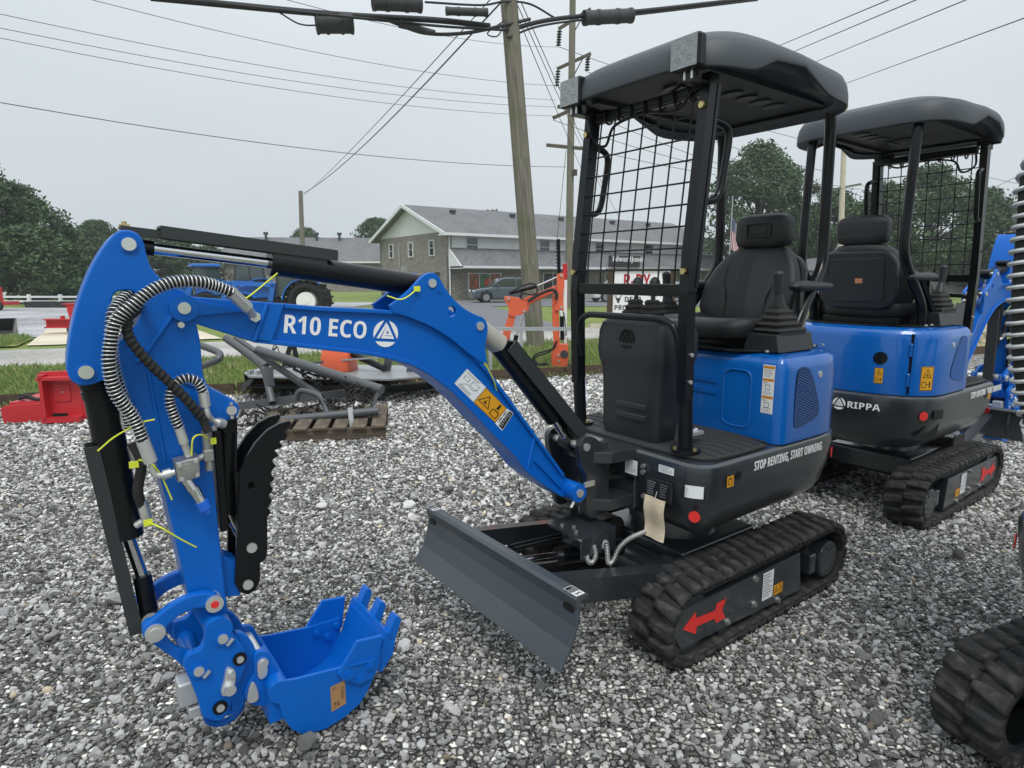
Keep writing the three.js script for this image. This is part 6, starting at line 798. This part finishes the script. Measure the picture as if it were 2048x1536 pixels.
// ---------------------------------------------------------------- pallet, chain harrow, rotary cutter
{
  const wood = std(0xffffff, 0.9, 0, { map: dtex(256, (u, v) => { const n = fbm(u * 3, v * 70, 0, 4, 131), m = fbm(u * 5, v * 5, 5, 3, 132); const k = 0.7 + 0.5 * n * m * 2; return [0.45 * k, 0.4 * k, 0.34 * k]; }, true, 1), bumpMap: grainTex, bumpScale: 0.004 });
  const pal = thing('wooden_pallet', 'worn wooden pallet under the grey chain harrow', 'pallet', -1.72, 0, -5.65, 0.17);
  for (let i = 0; i < 3; i++) obj('stringer', [box(1.1, 0.09, 0.04, 0, 0.065, -0.42 + i * 0.42)], wood, pal); for (let i = 0; i < 7; i++) obj('top_board', box(0.12, 0.018, 0.95, -0.49 + i * 0.163, 0.12 + 0.004 * hash(i, 2), 0.01 * (hash(i, 3) - 0.5)), wood, pal); for (let i = 0; i < 3; i++) obj('bottom_board', box(0.12, 0.018, 0.95, -0.49 + i * 0.49, 0.011, 0), wood, pal);
  const gm = new THREE.MeshPhysicalMaterial({ color: lin(0.085, 0.09, 0.095), roughness: 0.45, roughnessMap: smudge, metalness: 0.2 }), hb = std(lin(0.03, 0.028, 0.027), 0.7, 0.2);
  const H = thing('chain_harrow', 'folded grey tube frame chain harrow strapped on the wooden pallet', 'harrow'), t = (a, b, r, n = 'frame_tube') => obj(n, rod(a, b, r, r, 16), gm, H);
  t(at(515, 700, 6.3), at(764, 780, 5.75), 0.046); t(at(539, 843, 5.55), at(757, 822, 5.6), 0.04); t(at(452, 676, 6.4), at(532, 733, 6.1), 0.04); obj('frame_tube', bent([at(452, 676, 6.4), at(528, 733, 6.1), at(534, 760, 6.05), at(545, 806, 5.9)], 0.036, 0.12), gm, H);
  obj('channel_bar', bar(at(470, 676, 6.5), at(660, 806, 6.0), 0.06, 0.04), gm, H); obj('channel_bar', bar(at(478, 812, 6.0), at(690, 786, 6.1), 0.075, 0.04), gm, H); obj('frame_tube', bent([at(592, 800, 5.9), at(598, 778, 5.9), at(645, 792, 5.8), at(655, 828, 5.65)], 0.028, 0.1), gm, H); obj('end_bracket', bar(at(757, 782, 5.75), at(740, 822, 5.65), 0.05, 0.03), gm, H); obj('frame_tube', bent([at(396, 735, 6.2), at(438, 720, 6.1), at(442, 706, 6.2), at(400, 690, 6.3)], 0.035, 0.1), gm, H); obj('strap', bar(at(700, 815, 5.55), at(704, 858, 5.5), 0.05, 0.004), M.clearCover, H); obj('post', bar(at(536, 735, 6.05), at(540, 772, 6.0), 0.07, 0.05), gm, H);
  const sp = []; seed = 5; const rows = [[at(545, 705, 6.3), at(640, 770, 6.1)], [at(600, 740, 6.2), at(690, 765, 6.0)], [at(480, 832, 5.9), at(660, 806, 5.8)], [at(485, 850, 5.75), at(640, 822, 5.7)], [at(650, 800, 5.8), at(735, 800, 5.7)], [at(690, 770, 5.9), at(735, 785, 5.75)], [at(655, 815, 5.7), at(730, 815, 5.65)]];
  for (const [a, b] of rows) for (let i = 0; i < 16; i++) { const u = i / 15, c = a.map((v, j) => v + (b[j] - v) * u + rr(-0.02, 0.02)), e = [c[0] + rr(-0.07, 0.07), c[1] + rr(-0.06, 0.09), c[2] + rr(-0.07, 0.07)]; sp.push(rod(c, e, 0.012, 0.007, 6)); const f = a.map((v, j) => v + (b[j] - v) * Math.min(1, u + 0.08) + rr(-0.02, 0.02)); sp.push(rod(c, f, 0.011, 0.011, 6)); if (i % 7 === 0) sp.push(tube([c, [c[0] + 0.03, c[1] + 0.07, c[2]], [c[0] + 0.07, c[1] + 0.04, c[2] + 0.03], [c[0] + 0.08, c[1] - 0.02, c[2]]], 0.005, 10, 5)); }
  stuff(obj('chain_spikes', sp, hb, H));
  const C = thing('rotary_cutter', 'grey rotary cutter deck with orange gearbox cover behind the harrow', 'mower', -2.05, 0, -7.5, -0.12), lg = std(lin(0.3, 0.31, 0.32), 0.5, 0.2, { roughnessMap: smudge });
  const dk = [[-1.1, 0.3], [-0.9, 0.55], [0.75, 0.55], [1.25, 0.2], [1.22, -0.1], [0.7, -0.5], [-0.95, -0.5], [-1.1, -0.3]]; obj('deck', plateY(dk, 0.26, 0.285, { bevel: 0.004 }), lg, C); obj('deck_skirt', dk.map((p, i) => { const q = dk[(i + 1) % dk.length]; return bar([p[0], 0.17, p[1]], [q[0], 0.17, q[1]], 0.012, 0.19); }).map(g => g), M.black, C);
  obj('gearbox_cover', [rings([[0.29, 0.2, 0.17], [0.5, 0.17, 0.14], [0.62, 0.13, 0.12], [0.63, 0.1, 0.1]].map(([y, a, b]) => sring(-0.05, y, 0, a, b, 7, 28)))], M.orange, C); for (const x of [0.55, 0.85]) obj('upright_lug', [plate([[x - 0.06, 0.28], [x + 0.04, 0.28], [x + 0.1, 0.52], [x + 0.02, 0.55]], -0.02, 0.02)], gm, C); obj('hitch_bar', [bar([-0.9, 0.3, 0.2], [0.1, 0.44, 0.1], 0.03, 0.05)], gm, C); obj('hitch_bar', bar([0.05, 0.43, 0.15], [0.95, 0.5, 0.1], 0.02, 0.03), lg, C); obj('drive_shaft', rod([0.1, 0.5, 0], [0.55, 0.33, 0.1], 0.04), M.black, C); obj('a_frame', [bar([-0.72, 0.28, 0.1], [-0.62, 0.66, 0], 0.05, 0.03), bar([-0.72, 0.28, -0.3], [-0.62, 0.66, 0], 0.05, 0.03)], M.black, C); for (let i = 0; i < 3; i++) obj('deck_lug', box(0.03, 0.05, 0.1, -0.95 + i * 0.1, 0.305, 0.42), lg, C);
}
// ---------------------------------------------------------------- orange sickle mower on its steel rack
{
  const d = 9.35, S = thing('sickle_bar_mower', 'orange folding sickle bar mower arm standing before the leaning pole', 'mower'), Z = (x, y, dd = d) => at(940 + x * 0.1953, 480 + y * 0.1953, dd), k = d / 1250 * 0.1953;
  const pl = (pts, t0, t1, mat, name, dd = d) => { const c = Z(0, 0, dd), g = plate(pts.map(([x, y]) => { const p = Z(x, y, dd); return [p[0], p[1]]; }), -dd - t1, -dd - t0, { bevel: 0.004 }); void c; return obj(name, g, mat, S); };
  pl([[845, 560], [905, 560], [915, 880], [918, 1060], [858, 1060], [843, 800]], 0, 0.09, M.orange, 'upright_arm'); pl([[893, 350], [930, 338], [962, 350], [966, 470], [948, 560], [960, 720], [870, 725], [868, 640], [890, 540]], -0.03, 0.12, M.orange, 'top_bracket'); pl([[540, 640], [545, 600], [880, 465], [890, 520], [620, 660]], 0.01, 0.08, M.orange, 'fold_arm'); pl([[345, 590], [370, 575], [500, 590], [560, 640], [610, 660], [595, 720], [540, 760], [480, 775], [430, 790], [390, 760], [400, 700]], -0.02, 0.11, M.orange, 'elbow_plate'); pl([[395, 765], [470, 770], [440, 890], [385, 1045], [310, 1040]], 0, 0.09, M.orange, 'lower_arm');
  pl([[860, 1060], [1000, 1070], [1010, 1180], [990, 1300], [840, 1300], [835, 1170]], -0.04, 0.16, M.orange, 'cutter_gearbox'); obj('gearbox_opening', T(new THREE.CylinderGeometry(0.06, 0.06, 0.01, 20).rotateX(Math.PI / 2), ...Z(965, 1170, d - 0.045)), M.dkgrey, S);
  for (const [x, y] of [[395, 600], [935, 365], [935, 690], [905, 1180], [908, 1240], [555, 730]]) obj('bolt', T(hexbolt(0, 0, 0, 0.02, 0.03), ...Z(x, y, d - 0.04)), M.zinc, S);
  obj('cylinder', rod(Z(400, 545, d + 0.03), Z(690, 470, d + 0.03), 0.03), M.black, S); obj('cylinder_rod', rod(Z(690, 470, d + 0.03), Z(910, 372, d + 0.03), 0.013), M.chrome, S); obj('cylinder', rod(Z(455, 1080, d - 0.03), Z(475, 975, d - 0.03), 0.035), M.black, S); obj('cylinder_rod', rod(Z(475, 980, d - 0.03), Z(550, 750, d - 0.03), 0.013), M.chrome, S); obj('cylinder', rod(Z(940, 780, d - 0.02), Z(945, 1020, d - 0.02), 0.032), M.black, S); obj('cylinder_rod', rod(Z(930, 720, d - 0.02), Z(940, 790, d - 0.02), 0.02), M.white, S);
  const hs = (pts, r) => obj('hydraulic_hose', tube(pts.map(([x, y, o = 0]) => Z(x, y, d - 0.06 - o)), r, 40, 8), M.rubber, S); hs([[420, 530], [560, 460], [660, 450], [690, 520], [640, 560], [530, 540]], 0.012); hs([[590, 630], [700, 560], [830, 510], [885, 540], [885, 610]], 0.022); hs([[890, 1030], [850, 1110], [700, 1160], [645, 1210], [680, 1270], [790, 1260]], 0.013); hs([[880, 1050], [820, 1140], [690, 1190], [660, 1230], [720, 1285], [800, 1270]], 0.013); hs([[960, 740], [985, 960], [975, 970]], 0.008);
  const bs = Z(905, -10, d + 0.05), be = Z(912, 345, d + 0.05); obj('sickle_bar', bar(bs, be, 0.05, 0.02), M.black, S); for (let i = 0; i < 9; i++) { const y = 5 + i * 36, p = Z(868, y + 14, d + 0.05), q = Z(905, y, d + 0.05), q2 = Z(905, y + 24, d + 0.05); obj('sickle_tooth', plate([[p[0], p[1]], [q[0], q[1]], [q2[0], q2[1]]].reverse(), -d - 0.06, -d - 0.04, { bevel: 0.002 }), M.dkgrey, S); }
  pl([[952, 240], [998, 240], [1000, 405], [950, 400]], 0.03, 0.06, M.red, 'guard_flap'); pl([[955, 410], [998, 410], [992, 1060], [965, 1060]], 0.03, 0.05, M.white, 'guard_board');
  const K = thing('steel_rack', 'galvanised square tube rack holding the orange mower', 'rack'), q = (a, b, w = 0.05) => obj('rack_tube', bar(Z(...a, d + 0.2), Z(...b, d + 0.2), w, w), M.galv, K), q2 = (a, b, w = 0.05) => obj('rack_tube', bar(Z(...a, d - 0.45), Z(...b, d - 0.45), w, w), M.galv, K);
  q2([190, 910], [1100, 910]); q2([1085, 935], [1085, 1395]); q2([522, 935], [530, 1395]); q2([200, 935], [215, 1395]); q2([200, 1400], [1100, 1400]); q([200, 910], [1090, 910]); q([395, 935], [395, 1300]); q([1070, 935], [1070, 1300]); obj('rack_tube', bar(Z(1090, 910, d - 0.45), Z(1090, 910, d + 0.2), 0.05, 0.05), M.galv, K); obj('rack_tube', bar(Z(190, 910, d - 0.45), Z(190, 910, d + 0.2), 0.05, 0.05), M.galv, K); obj('mount_bar', bar(Z(840, 1295, d), Z(1090, 1295, d), 0.05, 0.05), M.dkgrey, K);
  const tl = thing('trash_can', 'small clear bin with black lid on the far lawn', 'bin', at(778, 600, 30)[0], terrain(-6, -30), -30); obj('bin_body', rod([0, 0, 0], [0, 0.75, 0], 0.25, 0.28, 18), M.galv, tl); obj('bin_lid', rod([0, 0.75, 0], [0, 0.85, 0], 0.31, 0.29, 18), M.dark, tl);
  const ub = thing('utility_box', 'pale utility box at the foot of the tall pole', 'utility box', at(1152, 610, 31)[0], terrain(3, -31), -31); obj('box_body', box(0.35, 0.9, 0.3, 0, 0.45, 0, 0.02), M.galv, ub);
}
// ---------------------------------------------------------------- the excavators
const psi = 53.5 * Math.PI / 180, faceUs = Math.atan2(-Math.cos(psi), -Math.sin(psi)), faceAway = Math.atan2(Math.cos(psi), Math.sin(psi));
const ex = makeExcavator('nearest blue mini excavator facing left with its bucket in front'); ex.position.set(0.744, 0, -2.711); ex.rotation.y = faceUs;
function copyEx(label, x, z, ry, s = 1) { const c = ex.clone(); c.name = numbered('mini_excavator'); c.position.set(x, 0, z); c.rotation.set(0, ry, 0); c.scale.setScalar(s); c.userData = { label, category: 'excavator', group: 'blue mini excavators on the gravel lot' }; scene.add(c); return c; }
{ const m2 = copyEx('blue mini excavator seen from behind right of the nearest one', 2.48, -4.02, faceAway, 1.03);
  for (const o of m2.children) { if (/canopy_roof|work_lamp|lamp_cable|roof_rail/.test(o.name) || (o.name === 'cross_bar' && o.geometry.boundingBox === null && o.geometry.attributes.position.getY(0) > 1.8)) o.position.set(-0.16, 0.035, 0); if (/front_post|rear_post|mesh_screen|grab_rail/.test(o.name)) { o.scale.y = 1.035; o.position.set(-0.1, -0.04, 0); } } }
{ const m3 = copyEx('mini excavator showing only its rubber track in the lower right corner', 2.06, -1.54, Math.atan2(Math.cos(1.16), Math.sin(1.16))); for (const o of m3.children) if (!/rubber_track|track_frame|idler_wheel|track_roller|drive_motor|chassis|cross_tube|blade/.test(o.name)) o.position.x += 0.1; }
copyEx('mini excavator of which only the raised arm shows at right edge', 5.86, -6.42, faceUs, 1.15);
{ // paper tag wired to the nearest machine
  const g = new THREE.PlaneGeometry(0.1, 0.165, 6, 10), p = g.attributes.position; for (let i = 0; i < p.count; i++) p.setZ(i, 0.006 * Math.sin(p.getY(i) * 40) + 0.004 * Math.sin(p.getX(i) * 60)); g.computeVertexNormals();
  const t = thing('paper_tag', 'creased brown paper tag hanging from the serial plate', 'tag', 0, 0, 0); const m = obj('tag_sheet', g, std(0xffffff, 0.85, 0, { side: THREE.DoubleSide, map: ctex(100, 165, (x, w, h) => { x.fillStyle = '#d8c8b0'; x.fillRect(0, 0, w, h); for (let i = 0; i < 500; i++) { x.fillStyle = `rgba(${90 + 80 * hash(i, 1)},${70 + 60 * hash(i, 2)},50,0.12)`; x.fillRect(hash(i, 3) * w, hash(i, 4) * h, 2 + 6 * hash(i, 5), 1 + 3 * hash(i, 6)); } }) }), t);
  obj('tag_wire', rod([0, 0.08, 0], [0, 0.105, -0.01], 0.0015), M.zinc, t); m.castShadow = true;
  t.position.copy(V(0.424, 0.49, -0.236).applyMatrix4(new THREE.Matrix4().makeRotationY(faceUs)).add(V(0.744, 0, -2.711))); t.rotation.y = faceUs + Math.PI / 2;
}
{ // coiled hose of the machine beyond the right picture edge
  const pts = [[1.45, 2.02, -1.56], [1.36, 1.86, -1.53], at(2085, 330, 1.5), at(2066, 450, 1.5), at(2054, 600, 1.5), at(2056, 720, 1.5), at(2068, 800, 1.5), at(2085, 860, 1.5), [1.46, 0.93, -1.66], [1.6, 0.95, -1.84]], h = thing('coiled_hose', 'hydraulic hose in a steel spring guard at the right edge', 'hose'); obj('hose', tube(pts, 0.03, 90, 14), M.rubber, h); obj('spring_guard', helix(pts, 0.036, 0.028, 0.0055, 16, 7), M.zinc, h);
}
renderer.render(scene, camera);
